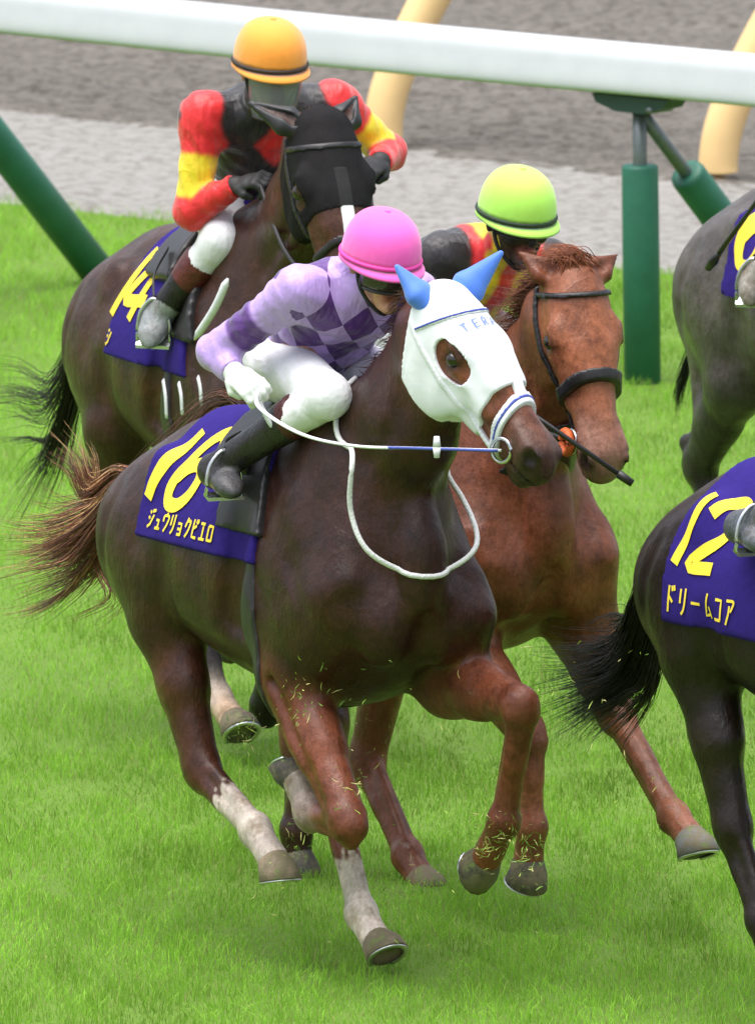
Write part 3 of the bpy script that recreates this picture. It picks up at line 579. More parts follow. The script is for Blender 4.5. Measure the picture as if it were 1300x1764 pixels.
    # mane
    if sp.get('mane'):
        rng = np.random.default_rng(sp.get('seed', 1)); paths, rad, cols = [], [], []
        top = catmull([nk[0] + nrm(V3(-.7, 0, .7)) * en[0][1] * 1.0, nk[1] + nrm(V3(-.65, 0, .75)) * en[1][1] * .98, nk[2] + nrm(V3(-.6, 0, .8)) * en[2][1] * .98, hd.p(-.03, .03, 0)], 12)
        mc = sp['mane']
        for i in range(int(1.8 * sp.get('mane_n', 260))):
            j = rng.uniform(0, 1) ** .8 * (len(top) - 2); a = int(j); b = top[a] + (top[a + 1] - top[a]) * (j - a) + V3(0, rng.normal(0, .008), -.015)
            ln = rng.uniform(.05, .11); back = nrm(V3(-.8 + rng.normal(0, .2), sp.get('mane_side', -.35) + rng.normal(0, .22), .45 + rng.normal(0, .2)))
            P = [b, b + back * ln * .35, b + back * ln * .7 + V3(-.03, 0, -.02), b + back * ln * .9 + V3(-.07, rng.normal(0, .02), -.06 * rng.uniform(.3, 1.2))]
            paths.append(catmull(P, 3)); rad.append(rng.uniform(.0012, .0028)); s_ = rng.uniform(.6, 1.3); cols.append(tuple(x * s_ for x in mc))
        strands('mane', paths, rad, coat('hair', .5, .3), root, cols=cols)
    # tail: guide curves in local axes
    if sp.get('tail'):
        rng = np.random.default_rng(sp.get('seed', 1) + 50); paths, rad, cols = [], [], []; tc = sp['tail_col']
        for g, n, spread, rr in sp['tail']:
            n = int(n * 4)
            G = catmull(g, 5); m = len(G); t = np.linspace(0, 1, m)[:, None]
            for i in range(n):
                if i % 9 == 0: oc = rng.normal(0, 1, 3) * spread
                o0 = rng.normal(0, 1, 3) * spread * .25; o1 = oc + rng.normal(0, 1, 3) * spread * .3; cut = int(m * rng.uniform(.72, 1))
                w = np.sin(t * rng.uniform(3, 8) + rng.uniform(0, 6)) * rng.uniform(0, .018) * t
                P = (G + o0 * (1 - t) + o1 * t ** 1.3 + w * rng.normal(0, 1, 3))[:max(cut, 4)]
                paths.append(P); rad.append(rr * .6 * rng.uniform(.4, 1.2)); s_ = rng.uniform(.55, 1.45); cc = tc[rng.integers(len(tc))]; cols.append(tuple(x * s_ for x in cc))
        strands('tail', paths, rad, coat('hair', .5, .3), root, cols=cols)
    # saddle cloth, saddle, girth
    zc = 1.14 + dz; Rr = .32; mp = radial(F, zc, Rr, sp.get('num_side', -1), .014); R['map'] = mp
    X, Y, Z = F.grid(); ph = np.arctan2(Z - zc, np.abs(Y)) * Rr; c0, c1, vlo = sp.get('cloth', (-.30, .22, .02))
    sel = lambda a, b: (slice(int((a - F.lo[0]) / F.vox) - 3, int((b - F.lo[0]) / F.vox) + 4), slice(None), slice(int((1.0 + dz - F.lo[2]) / F.vox), int((1.8 + dz - F.lo[2]) / F.vox)))
    def wrap(name, a, b, v, thick, mat, parent, slope=0, slopeb=0, org=None):
        s3 = sel(a - .1, b + .12); x = X[s3[0]]; y = Y; z = Z[:, :, s3[2]]; p = np.arctan2(z - zc, np.abs(y)) * Rr
        edge = np.maximum(np.maximum(a + slope * (.5 - p) - x, x - b - slopeb * (.5 - p)), v - p)
        f = np.maximum(F.f[s3] - thick, edge); f = np.maximum(f, -(F.f[s3] + .02))
        lo = V3(F.ax[0][s3[0]][0], F.ax[1][0], F.ax[2][s3[2]][0]); V, Q = surface_nets(f, lo, F.vox)
        return npmesh(name, V, Q, mat, parent)
    cm = plain('cloth_purple', srgb(46, 32, 112), .85, .22, 40, .3, .006, spec=.12)
    ym = plain('print_yellow', srgb(250, 216, 66), .7, .08, 40, .1, spec=.3)
    R['cloth'] = wrap('saddle_cloth', c0, c1, vlo, .014, cm, root, sp.get('cloth_slope', .0), sp.get('cloth_slopeb', .35))
    if sp.get('number'):
        n = sp['number']; sl = sp.get('num_slant', .0)
        lay_text('number_print', n, mp, sp['num_u'], sp['num_v'], sp.get('num_size', .21), sp.get('num_pitch', .085), sp.get('num_w', .036), ym, R['cloth'], aspect=sp.get('num_aspect', .5), slant=sl)
    if sp.get('name'):
        lay_text('name_print', sp['name'], mp, sp['name_u'], sp['name_v'], sp.get('name_size', .058), sp.get('name_pitch', .04), .0085, ym, R['cloth'], aspect=.62)
    sm2 = plain('saddle_leather', (.02, .018, .018), .4, .3, 30, .2)
    R['saddle'] = wrap('saddle', .0, .20, .27, .045, sm2, root, .1, .2); wrap('flap', sp.get('flap', (.0, .24))[0], sp.get('flap', (.0, .24))[1], sp.get('flap_v', .12), .022, sm2, R['saddle'], .25, .35)
    gx = sp.get('girth_x', .33)
    s3 = (slice(int((gx - .1 - F.lo[0]) / F.vox), int((gx + .1 - F.lo[0]) / F.vox)), slice(None), slice(None))
    g3 = np.maximum(np.maximum(F.f[s3] - .007, -(F.f[s3] + .02)), np.maximum(np.abs(X[s3[0]] - gx + .12 * (Z - 1.1)) - .045, np.maximum(Z - 1.40 - dz, .64 + dz - Z)))
    V, Q = surface_nets(g3, V3(F.ax[0][s3[0]][0], F.ax[1][0], F.ax[2][0]), F.vox); npmesh('girth', V, Q, sp.get('girth_mat', sm2), root)
    return R
def head_field(R, vox=.0055, ears=False):
    hd = R['head']; P = np.array([hd.p(h, n, s) for h in (-.25, .68) for n in (-.3, .25) for s in (-.2, .2)])
    return Field(R['head_ops'] + (R['ear_ops'] if ears else []), vox, P.min(0), P.max(0))
def band(name, R, HF, pt, normal, hw, thick, mat, parent, lim=None):
    """a strap lying on the head: the slab through pt (head axes) around the surface"""
    hd = R['head']; h, n, s = hd.co(*HF.grid()); nv = nrm(normal)
    g = np.abs((h - pt[0]) * nv[0] + (n - pt[1]) * nv[1] + (s - pt[2]) * nv[2]) - hw
    f = np.maximum(np.maximum(HF.f - thick, g), -(HF.f + .012))
    if lim is not None: f = np.maximum(f, lim(h, n, s))
    V, Q = HF.polys(f); return npmesh(name, V, Q, mat, parent)

def snap(F, P, d):
    """push path points out of a body to lie d above its surface"""
    P = np.array(P, float)
    for _ in range(25):
        f = F.at(P); e = .006; G = np.stack([F.at(P + V3(*(e * np.eye(3)[i]))) - F.at(P - V3(*(e * np.eye(3)[i]))) for i in range(3)], 1) / (2 * e)
        G /= np.linalg.norm(G, axis=1)[:, None] + 1e-6; P = P + G * np.clip(d - f, 0, .03)[:, None]
    return P
def hmap(R, HF, thick):
    """lettering map on the forehead: u across (to its left), v up the face"""
    hd = R['head']
    def m_(u, v, lift=0):
        P0 = np.array([hd.p(-b, .2, a) for a, b in zip(u, v)]); ts = np.linspace(0, .25, 120); Q = P0[:, None] - hd.n * hd.k * ts[None, :, None]; d = HF.at(Q); k = np.clip(np.argmax(d < thick, 1), 1, None)
        r = np.arange(len(u)); d0, d1 = d[r, k - 1], d[r, k]; t = ts[k - 1] + (ts[k] - ts[k - 1]) * np.clip((d0 - thick) / (d0 - d1 + 1e-9), 0, 1); return P0 - hd.n * hd.k * (t - lift)[:, None]
    return m_
def bridle(R, HF, mat, metal, nose=.36, brow=.075, nw=.016, bw=.009, cheek=True, nmat=None, thick=.008):
    root, hd = R['root'], R['head']; br = band('bridle', R, HF, (brow, 0, 0), (1, -.35, 0), bw, thick, mat, root, lambda h, n, s: -n - .05)
    if nose: band('noseband', R, HF, (nose, 0, 0), (1, .22, 0), nw, thick + .004, nmat or mat, br)
    for q in (-1, 1):
        if cheek: band('cheek_strap', R, HF, (.2, -.075, 0), (.10, 1, 0), .008, thick, mat, br, lambda h, n, s, q=q: np.maximum(np.maximum(-h + .0, h - .46), .015 - q * s))
        c = hd.p(.475, -.052, q * .066); R['bit' + ('R' if q < 0 else 'L')] = c
        tube('bit_ring', [c + (hd.h * math.cos(t) + hd.n * math.sin(t)) * .034 for t in np.linspace(0, 2 * math.pi, 24, endpoint=False)], .0055, metal, br, seg=8, smoothpath=False, close=True)
    return br
# ------------------------------------------------------------------ jockeys
SKIN = srgb(196, 148, 122)
def hand_ops(w, knuckle, curl, thumb_side, r=.0095):
    """palm and five fingers of unequal length closed round a rein; w wrist, knuckle = middle knuckle, curl = direction the fingers fold to"""
    w, kn = V3(w), V3(knuckle); u = nrm(kn - w); c = nrm(V3(curl) - u * (V3(curl) @ u)); sd = np.cross(u, c) * thumb_side
    O = [Cap(w, w + u * .05, (.026, .02), (.036, .018), side=sd, k=.01), Cap(w + u * .04, kn, (.038, .017), (.042, .015), side=sd, k=.012)]
    for i, ln in enumerate((.9, 1.0, .95, .75)):
        b = kn + sd * (.03 - i * .02) + u * (.0 if i else -.004); p1 = b + (u * .6 + c * .55) * .036 * ln; p2 = p1 + (c * .9 - u * .25) * .026 * ln; p3 = p2 + (-u * .85 + c * .25) * .02 * ln
        O += [Cap(b, p1, r, r * .95, k=.004), Cap(p1, p2, r * .95, r * .9, k=.003), Cap(p2, p3, r * .9, r * .75, k=.003)]
    t0 = w + u * .025 + sd * .03; t1 = t0 + (u * .55 + sd * .35 + c * .5) * .036; t2 = t1 + (u * .5 - sd * .25 + c * .6) * .03
    return O + [Cap(t0, t1, r * 1.15, r * 1.1, k=.008), Cap(t1, t2, r * 1.1, r * .85, k=.003)]
def torso_frame(J):
    sm = (J['SR'] + J['SL']) / 2; u = nrm(sm - J['P']); s = nrm(J['SL'] - J['SR']); return sm, u, s, np.cross(s, u)
def jockey(sp, fr, J, root_off):
    J = {k: V3(v) for k, v in J.items()}; off = V3(root_off)
    root = empty('person', fr.world(off), -fr.a, label=sp['label'], cat='person', group=sp.get('group'))
    sm, u, s, fwd = torso_frame(J); fwd = fwd if fwd @ V3(1, 0, -1) > 0 else -fwd
    hc, hf, hu = J['H'], nrm(sp['look']), V3(0, 0, 1); hs = nrm(np.cross(hu if abs(hf[2]) < .9 else V3(1, 0, 0), hf)); hu = np.cross(hf, hs)
    if hs[1] < 0: pass
    P = lambda a, b, c: hc + hf * a + hs * b + hu * c
    tors = [Cap(J['P'], J['P'] + u * .22, (.145, .105), (.125, .092), side=s, k=.05), Cap(J['P'] + u * .2, sm - u * .06, (.125, .092), (.155, .105), side=s, k=.05),
            Cap(J['SR'] - u * .02, J['SL'] - u * .02, .062, k=.05), Ell(sm - u * .08 - fwd * .05, (.12, .13, .06), ax=u, side=s, k=.05)]
    arms = []
    for q in 'RL':
        S, E, Wr = J['S' + q], J['E' + q], J['W' + q]
        arms += [Cap(S, E, .054, .042, k=.04, tag='u' + q), Cap(E, Wr, .042, .028, k=.02, tag='f' + q)]
    legs, shin = [], []
    for q, sg in (('R', -1), ('L', 1)):
        hp = J['P'] + s * sg * .085 + u * .02; K, An, T = J['K' + q], J['A' + q], J['T' + q]
        legs += [Cap(hp, K, (.086, .096), (.05, .054), k=.04, tag='t' + q), Ell(hp - fwd * .05 - u * .02, (.11, .09, .09), ax=u, k=.05)]
        shin += [Cap(K, An, (.048, .052), (.031, .035), k=.02), Ell(K * .7 + An * .3 + nrm(np.cross(np.cross(An - K, V3(1, 0, 0)), An - K)) * -.015, (.1, .037, .043), ax=nrm(An - K), k=.03)]
        sd = nrm(np.cross(T - An, V3(0, 0, 1)))
        shin += [Cap(An + nrm(An - T) * .03 - V3(0, 0, .02), T, (.03, .033), (.028, .018), side=sd, k=.025), Ell(T, (.05, .028, .018), ax=nrm(T - An), side=sd, k=.02)]
    head = [Cap(sm, P(-.02, 0, -.08), .06, .052, k=.04), Ell(P(-.012, 0, .035), (.098, .074, .092), ax=hf, side=hs, k=.02), Cap(P(.03, 0, -.01), P(.05, 0, -.09), (.06, .05), (.036, .032), side=hs, k=.03),
            Cap(P(.088, 0, .012), P(.108, 0, -.03), (.011, .012), (.016, .014), side=hs, k=.014), Ell(P(.085, 0, -.102), (.022, .026, .018), ax=hf, side=hs, k=.02),
            Cap(P(.086, -.02, -.062), P(.086, .02, -.062), (.009, .007), k=.006, col=srgb(160, 92, 84)), Cap(P(.084, -.018, -.074), P(.084, .018, -.074), (.009, .008), k=.006, col=srgb(160, 92, 84)),
            Ell(P(.06, -.045, -.025), (.03, .024, .026), ax=hf, side=hs, k=.03), Ell(P(.06, .045, -.025), (.03, .024, .026), ax=hf, side=hs, k=.03)]
    for q in (-1, 1): head += [Ell(P(-.01, q * .078, -.005), (.024, .008, .034), ax=hf, side=hs, k=.008), Ell(P(.092, q * .032, .018), (.012, .018, .012), ax=hf, side=hs, k=.012, sub=True)]
    # one continuous body under the clothes
    body = tors + arms + legs + shin + head
    for q in 'RL': body += [Cap(J['W' + q], J['G' + q], .013, .009, k=.02)]
    F = Field(body, .008); V, Q = F.polys(); npmesh('body', V, Q, coat('skin', .5, .3, 0.1), root, off, col=paint(V, body, sp.get('skin', SKIN), .006))
    # jersey
    infl = lambda ops, r: [Cap(o.p0, o.p1, tuple(x + r for x in o.e0), tuple(x + r for x in o.e1), side=o.s, k=o.k + .01, col=o.col, tag=o.tag, c0=None if o.c0 is None else o.c0 + r) for o in ops]
    jo = infl(tors, .006) + infl(arms, .009) + [Cap(sm - u * .02, P(-.03, 0, -.085), (.075, .07), (.064, .06), side=s, k=.03)]
    F = Field(jo, .0058); X, Y, Z = F.grid()
    tt = (X - J['P'][0]) * u[0] + (Y - J['P'][1]) * u[1] + (Z - J['P'][2]) * u[2]
    fold = .0022 * np.sin(55 * X + 38 * Z + 6 * np.sin(17 * Y + 4)) * np.sin(31 * Y + 21 * Z + 1.3) + .0012 * np.sin(90 * (X + Z) + 30 * Y)
    f = np.maximum(F.f + fold, -tt - .02)
    for q in 'RL':
        Wr, E = J['W' + q], J['E' + q]; a = nrm(Wr - E); near = np.sqrt((X - Wr[0]) ** 2 + (Y - Wr[1]) ** 2 + (Z - Wr[2]) ** 2) - .12
        f = np.maximum(f, np.minimum((X - Wr[0]) * a[0] + (Y - Wr[1]) * a[1] + (Z - Wr[2]) * a[2], -near))
    V, Q = F.polys(f); jm = sp['jersey_mat'] if 'jersey_mat' in sp else cloth_attr('silk')
    lab = np.argmin([o.d(V[:, 0], V[:, 1], V[:, 2]) for o in jo], 0); tag = np.array([o.tag for o in jo])[lab]
    rel = V - J['P']; tx = rel @ u / .5; lx = (V - sm) @ s; fx = (V - sm) @ fwd
    ta = np.zeros(len(V))
    for q in 'RL':
        for c, (a, b) in (('u', ('S', 'E')), ('f', ('E', 'W'))):
            mk = tag == c + q; d = J[b + q] - J[a + q]; ta[mk] = ((V[mk] - J[a + q]) @ d) / (d @ d)
    def blur(c, it=2):
        for _ in range(it):
            acc = np.zeros_like(c); cnt = np.zeros(len(c))
            for a in range(4): np.add.at(acc, Q[:, a], c[Q].mean(1)); np.add.at(cnt, Q[:, a], 1)
            c = acc / np.maximum(cnt, 1)[:, None]
        return c
    col = sp['jersey'](tag, tx, lx, fx, ta, V); col = blur(np.asarray(col, float)); npmesh('jersey', V, Q, jm, root, off, col=col, attrs=dict(pu=lx, pv=tx * .5, pm=(tag == '').astype(float)))
    # breeches
    bo = infl(legs, .012) + [Cap(J['K' + q], J['K' + q] * .66 + J['A' + q] * .34, .061, .053, k=.02) for q in 'RL']
    F = Field(bo, .008); X, Y, Z = F.grid(); tt = (X - J['P'][0]) * u[0] + (Y - J['P'][1]) * u[1] + (Z - J['P'][2]) * u[2]
    hipf = np.maximum(infl([tors[0]], .01)[0].d(X, Y, Z), tt - .1)
    f = smin(F.f, hipf, .03) + .0015 * np.sin(70 * X + 30 * Z) * np.sin(40 * Y + 33 * Z); V, Q = F.polys(f)
    npmesh('breeches', V, Q, plain('breeches_white', (.78, .78, .8), .55, .06, 30, wrinkle=.006, sheen=.2), root, off)
    # boots
    bm = {'R': sp.get('boot_mat') or plain('boot_black', (.02, .018, .018), .3, .3, 30, .15), 'L': sp.get('boot_mat') or plain('boot_black', (.02, .018, .018), .3, .3, 30, .15)}
    for i, q in enumerate('RL'):
        so = infl(shin[i * 4:i * 4 + 4], .008); F = Field(so, .006); X, Y, Z = F.grid(); K, An = J['K' + q], J['A' + q]; d = An - K
        g = .27 - ((X - K[0]) * d[0] + (Y - K[1]) * d[1] + (Z - K[2]) * d[2]) / (d @ d); V, Q = F.polys(np.maximum(F.f, g * .4))
        cb = np.repeat(np.array([sp.get('boot_col', (.02, .018, .018))]), len(V), 0)
        if 'boot_top' in sp:
            t = ((V - K) @ d) / (d @ d); cb[t < sp.get('top_len', .5)] = sp['boot_top']
        if 'boot_toe' in sp:
            t = np.linalg.norm(V - J['T' + q], axis=1); cb[t < sp.get('toe_len', .1)] = sp['boot_toe']
        npmesh('boot', V, Q, coat('boot_leather', .32, .4, .1), root, off, col=cb)
    # gloves
    gm = plain('glove_' + sp.get('glove', 'white'), (.75, .77, .74) if sp.get('glove', 'white') == 'white' else (.02, .02, .02), .6, .15, 50, .3)
    for q, sg in (('R', -1), ('L', 1)):
        g = hand_ops(J['W' + q], J['G' + q], J.get('C' + q, V3(.1, -sg * .6, -.8)), sg, .0125); g.append(Cap(J['W' + q] + nrm(J['E' + q] - J['W' + q]) * .02, J['W' + q], .034, .031, k=.01))
        F = Field(g, .0045); V, Q = F.polys(); npmesh('glove', V, Q, gm, root, off)
    # helmet with silk cover
    cc = plain('cap_' + sp['cap'][0], sp['cap'][1], .72, .07, 9, wrinkle=0, bump=.3, bdist=.012, sheen=.4, spec=.35)
    N, M = 96, 20; V, Fc = [], []; P0 = P; P = lambda a, b, c: P0(a * .92, b * .92, .02 + (c - .02) * .92)
    tilt = sp.get('cap_tilt', .0)
    for i in range(M + 1):
        ph = math.pi / 2 * (1 - i / M)
        for j in range(N):
            th = 2 * math.pi * j / N; r = math.cos(ph) ** .82; z = .118 * math.sin(ph) ** .95 if ph > 0 else 0
            seam = 1 + .007 * max(0, math.cos(3 * th)) ** 200 * -1 * (i > 1) + .004 * math.sin(9 * th + 3 * ph) + .003 * math.sin(23 * th - 5 * ph) * (i / M) ** 2
            drop = .02 * (i / M) ** 3 * (1 - math.cos(th)) * .5 + .012 * (i / M) ** 4
            V.append(P((.140 if math.cos(th) > 0 else .132) * r * math.cos(th) * seam - .008, .118 * r * math.sin(th) * seam, .048 + z - drop))
    for i in range(M):
        for j in range(N): Fc.append((i * N + j, (i + 1) * N + j, (i + 1) * N + (j + 1) % N, i * N + (j + 1) % N))
    he = npmesh('helmet', V, Fc, cc, root, off); so = he.modifiers.new('thickness', 'SOLIDIFY'); so.thickness = .006; so.offset = -1
    ringp = lambda ex, dz: [P((.140 if math.cos(t) > 0 else .132) * ex * math.cos(t) - .008, .118 * ex * math.sin(t), .036 + dz - .01 * (1 - math.cos(t))) for t in np.linspace(0, 2 * math.pi, 60, endpoint=False)]
    tube('elastic_band', ringp(1.0, -.004), .0065, plain('band_' + sp['cap'][0], sp.get('band', (.02, .03, .02)), .6), he, seg=8, smoothpath=False, close=True, off=off)
    # peak: a curved lip that widens to the front
    V, Fc = [], []
    for j in range(60):
        t = 2 * math.pi * j / 60; w = .004 + .026 * max(0, math.cos(t)) ** 1.4; zz = .024 - .01 * (1 - math.cos(t))
        for (ex, dz) in ((0, 0), (w, -.006 - .01 * max(0, math.cos(t))), (w, -.013 - .01 * max(0, math.cos(t))), (0, -.012)):
            V.append(P((.140 if math.cos(t) > 0 else .132) * math.cos(t) - .008 + ex * math.cos(t), .118 * math.sin(t) + ex * math.sin(t), zz + dz))
    for j in range(60):
        k = (j + 1) % 60
        for a in range(4): Fc.append((j * 4 + a, k * 4 + a, k * 4 + (a + 1) % 4, j * 4 + (a + 1) % 4))
    npmesh('peak', V, Fc, cc, he, off)
    tube('button', [P(-.008, 0, .162), P(-.008, 0, .17)], [.012, .008], cc, he, seg=10, smoothpath=False, off=off)
    P = P0
    # goggles
    lm = MATS.get(sp.get('lens', 'lens_clear'))
    if lm is None:
        t = NT(sp.get('lens', 'lens_clear')); t.set(Base_Color=sp.get('lens_col', (.1, .09, .08)), Roughness=.12, Alpha=sp.get('lens_alpha', .75)); t.b.inputs['Specular IOR Level'].default_value = .7; MATS[sp.get('lens', 'lens_clear')] = lm = t.m
    z0, z1 = sp.get('lens_z', (-.018, .03)); V, Fc = [], []; n = 18
    for i, z in enumerate(np.linspace(z0, z1, 6)):
        for j, t in enumerate(np.linspace(-1.25, 1.25, n)):
            bul = .012 * math.sin(math.pi * i / 5)
            ex = (.112 + bul + sp.get('lens_out', 0)) * math.cos(t) ** .7; dn = sp.get('lens_taper', 0) * (1 - i / 5); V.append(P(ex - .006, (.084 - dn + bul * .5) * math.sin(t) / math.sin(1.25), z))
    for i in range(5):
        for j in range(n - 1): Fc.append((i * n + j, i * n + j + 1, (i + 1) * n + j + 1, (i + 1) * n + j))
    go = npmesh('goggles', V, Fc, lm, root, off); so = go.modifiers.new('thickness', 'SOLIDIFY'); so.thickness = .003
    ring = [V[j] for j in range(n)] + [V[5 * n + j] for j in range(n)][::-1]
    tube('frame', ring, .005, plain('goggle_frame', sp.get('frame_col', (.03, .03, .03)), .5), go, seg=6, smoothpath=False, close=True, off=off)
    if sp.get('hair'):
        ho = [Ell(P(-.03, 0, .01), (.088, .082, .075), ax=hf, side=hs)]; F = Field(ho, .006); X, Y, Z = F.grid()
        fx = (X - hc[0]) * hf[0] + (Y - hc[1]) * hf[1] + (Z - hc[2]) * hf[2]; zx = (X - hc[0]) * hu[0] + (Y - hc[1]) * hu[1] + (Z - hc[2]) * hu[2]
        V, Q = F.polys(np.maximum(F.f, fx - .0)); npmesh('hair', V, Q, plain('hair_black', (.012, .01, .009), .5, .4, 90, .6), root, off)
    if sp.get('chin', True):
        tube('chin_strap', [P(.0, -.083, .03), P(.03, -.07, -.06), P(.06, -.02, -.122), P(.06, .02, -.122), P(.03, .07, -.06), P(0, .083, .03)], .006, plain('strap_black', (.02, .02, .02), .6), root, seg=6, off=off)
    return root
m = Frame(483, 0, 62)
CH = srgb(53, 29, 21); CHL = srgb(112, 62, 42); HDC = srgb(118, 70, 48); SOCK = srgb(204, 192, 182); CHH = srgb(80, 46, 33)
A, J = m.l, m.l
def toe(C, dx, dz, dl=0): return V3(C) + V3(dx, dl, dz)
legs16 = dict(
  FR=dict(j=[V3(.66, -.17, 1.10), J(505, 1165, -.18), J(603, 1425, -.19), V3(.52, -.18, .49), V3(.44, -.175, .57), V3(.37, -.17, .60)], cols=[CHL, CHL, CHL, SOCK, srgb(150, 140, 128)]),
  FL=dict(j=[V3(.74, .19, 1.08), J(770, 1170, .2), J(898, 1215, .2), J(868, 1415, .2), J(838, 1478, .2), J(812, 1530, .2)], cols=[CHL, CHL, CHL, CHL, CHL]),
  HR=dict(j=[V3(-.46, -.13, 1.17), J(285, 1060, -.18), J(348, 1325, -.16), J(440, 1432, -.15), J(470, 1480, -.15), J(492, 1522, -.15)], cols=[CHH, CHH, CHH, SOCK, SOCK], hoof=muddy('hoof_tan', srgb(150, 130, 108))),
  HL=dict(j=[V3(-.42, .13, 1.17), V3(-.12, .16, .86), V3(.10, .12, .46), J(622, 1575, .1), J(648, 1622, .1), J(688, 1652, .1)], cols=[CHH, CHH, CHL, SOCK, SOCK], hoof=muddy('hoof_tan', srgb(150, 130, 108))))
def socks16(V, c):
    for k_, t0 in (('HR', .42), ('HL', .5)):
        _, _, H_, F_, C_, _ = legs16[k_]['j']; H_, F_, C_ = V3(H_), V3(F_), V3(C_); d = F_ - H_; t = ((V - H_) @ d) / (d @ d); rag = t0 + .05 * np.sin(V @ V3(160, 90, 60)) + .04 * np.sin(V @ V3(-70, 210, 120))
        near = np.linalg.norm(V - (H_ + np.clip(t, 0, 1)[:, None] * d), axis=1) < .075; w = np.clip((t - rag) / .06, 0, 1) * near; c = c * (1 - w[:, None]) + np.array(SOCK) * w[:, None]
    return c
H16 = horse(dict(paintfn=socks16, nostril=1.15, frame=m, label='dark chestnut racehorse in white face hood with blue ears, number 16', coat=CH, coat_mat='coat_chestnut', top_slope=.12, bot_slope=.04, dz=.015, legs=legs16,
  poll=V3(.965, .0, 1.965), muzzle=V3(.965 + .60, .25, 1.965 - .74), face=V3(.65, .28, .7), head_scale=.97, head_col=HDC, neck=[V3(.48, 0, 1.36), V3(.76, .0, 1.62), V3(.90, .0, 1.86)],
  ears=[m.f(684, 460, .93), m.f(862, 436, .97)], muzzle_col=srgb(70, 52, 45), vox=.009,
  flap=(.06, .26), cloth=(-.32, .30, .03), cloth_slopeb=.15, number='16', num_u=-.365, num_v=.15, num_slant=.35, num_size=.225, num_pitch=.142, num_w=.044, num_aspect=.78, name='ジュウリョクピエロ', name_u=-.25, name_v=.065, name_pitch=.046,
  tail=[([(-.78, 0, 1.25), (-.93, 0, 1.24), J(165, 900, 0), J(95, 940, 0), J(15, 945, 0)], 110, .05, .0035), ([(-.78, 0, 1.25), (-.97, 0, 1.27), J(160, 850, 0), J(140, 800, 0), J(108, 765, 0)], 70, .035, .003),
        ([(-.78, 0, 1.25), (-.93, 0, 1.2), J(160, 960, 0), J(110, 985, 0), J(40, 1010, 0)], 70, .06, .0035), ([(-.78, 0, 1.24), J(170, 950, 0), J(120, 1010, 0), J(60, 1045, 0), J(-10, 1058, 0)], 14, .02, .003),
        ([(-.78, 0, 1.24), J(175, 960, 0), J(200, 1030, 0), J(165, 1062, 0), J(115, 1085, 0)], 8, .03, .0025), ([(-.78, 0, 1.25), J(165, 860, 0), J(100, 880, 0), J(40, 870, 0)], 25, .05, .003)],
  tail_col=[srgb(120, 68, 46), srgb(92, 52, 38), srgb(104, 58, 42), srgb(200, 158, 112)], mane=srgb(80, 48, 36), mane_n=300, mane_side=.3))
# jockey of 16
LAV, PUR = srgb(184, 152, 220), srgb(84, 38, 122)
def jersey16(tag, tx, lx, fx, ta, V):
    dk = np.zeros(len(tx), bool)
    for q in 'RL':
        dk = np.where(tag == 'u' + q, (ta > .42) & (ta < .72), dk); dk = np.where(tag == 'f' + q, False, dk)
    return np.where(dk[:, None], np.array(PUR), np.array(LAV))
J16 = dict(P=V3(.09, .0, 1.70), SR=V3(.47, -.185, 1.965), SL=V3(.50, .165, 1.93), ER=m.l(372, 606, -.31), EL=V3(.42, .30, 1.72), WR=m.l(402, 640, -.315), WL=V3(.62, .19, 1.68), GR=m.l(436, 668, -.31), GL=V3(.69, .15, 1.665),
  H=m.f(655, 452, .60), KR=m.l(566, 682, -.16), KL=V3(.48, .17, 1.665), AR=V3(.195, -.31, 1.435), AL=V3(.2, .31, 1.43), TR=V3(.31, -.325, 1.40), TL=V3(.31, .325, 1.40))
def diamond_silk(wu=.11, wv=.13):
    t = NT('silk_diamonds'); g = lambda n: t.n('Attribute', attribute_name=n).outputs['Fac']
    u_, v_ = t.math('DIVIDE', g('pu'), wu), t.math('DIVIDE', g('pv'), wv)
    a = t.math('FLOOR', t.math('ADD', u_, v_)); b = t.math('FLOOR', t.math('SUBTRACT', u_, v_))
    chk = t.math('ABSOLUTE', t.math('MODULO', t.math('ADD', a, b), 2.0)); k = t.math('MULTIPLY', chk, t.math('GREATER_THAN', g('pm'), .5))
    c = t.mix(k, t.n('Attribute', attribute_name='Col').outputs['Color'], PUR); t.set(Base_Color=c, Roughness=.42); t.b.inputs['Sheen Weight'].default_value = .3
    t.bump(crease(t), .55, .012); return t.m
jockey(dict(jersey_mat=diamond_silk(), label='jockey in pink cap and lavender jersey with purple diamonds, riding number 16', look=V3(.93, .02, -.30), jersey=jersey16, cap=('pink', srgb(255, 100, 190)), band=srgb(225, 70, 165), boot_top=srgb(70, 30, 34), top_len=.35, boot_col=(.02, .018, .02), boot_toe=srgb(84, 84, 88), toe_len=.06, hair=True,
  lens='lens_dark', lens_col=(.05, .04, .035), lens_alpha=.9, lens_z=(-.045, .018), lens_out=.008), m, J16, V3(.2, 0, 1.4))
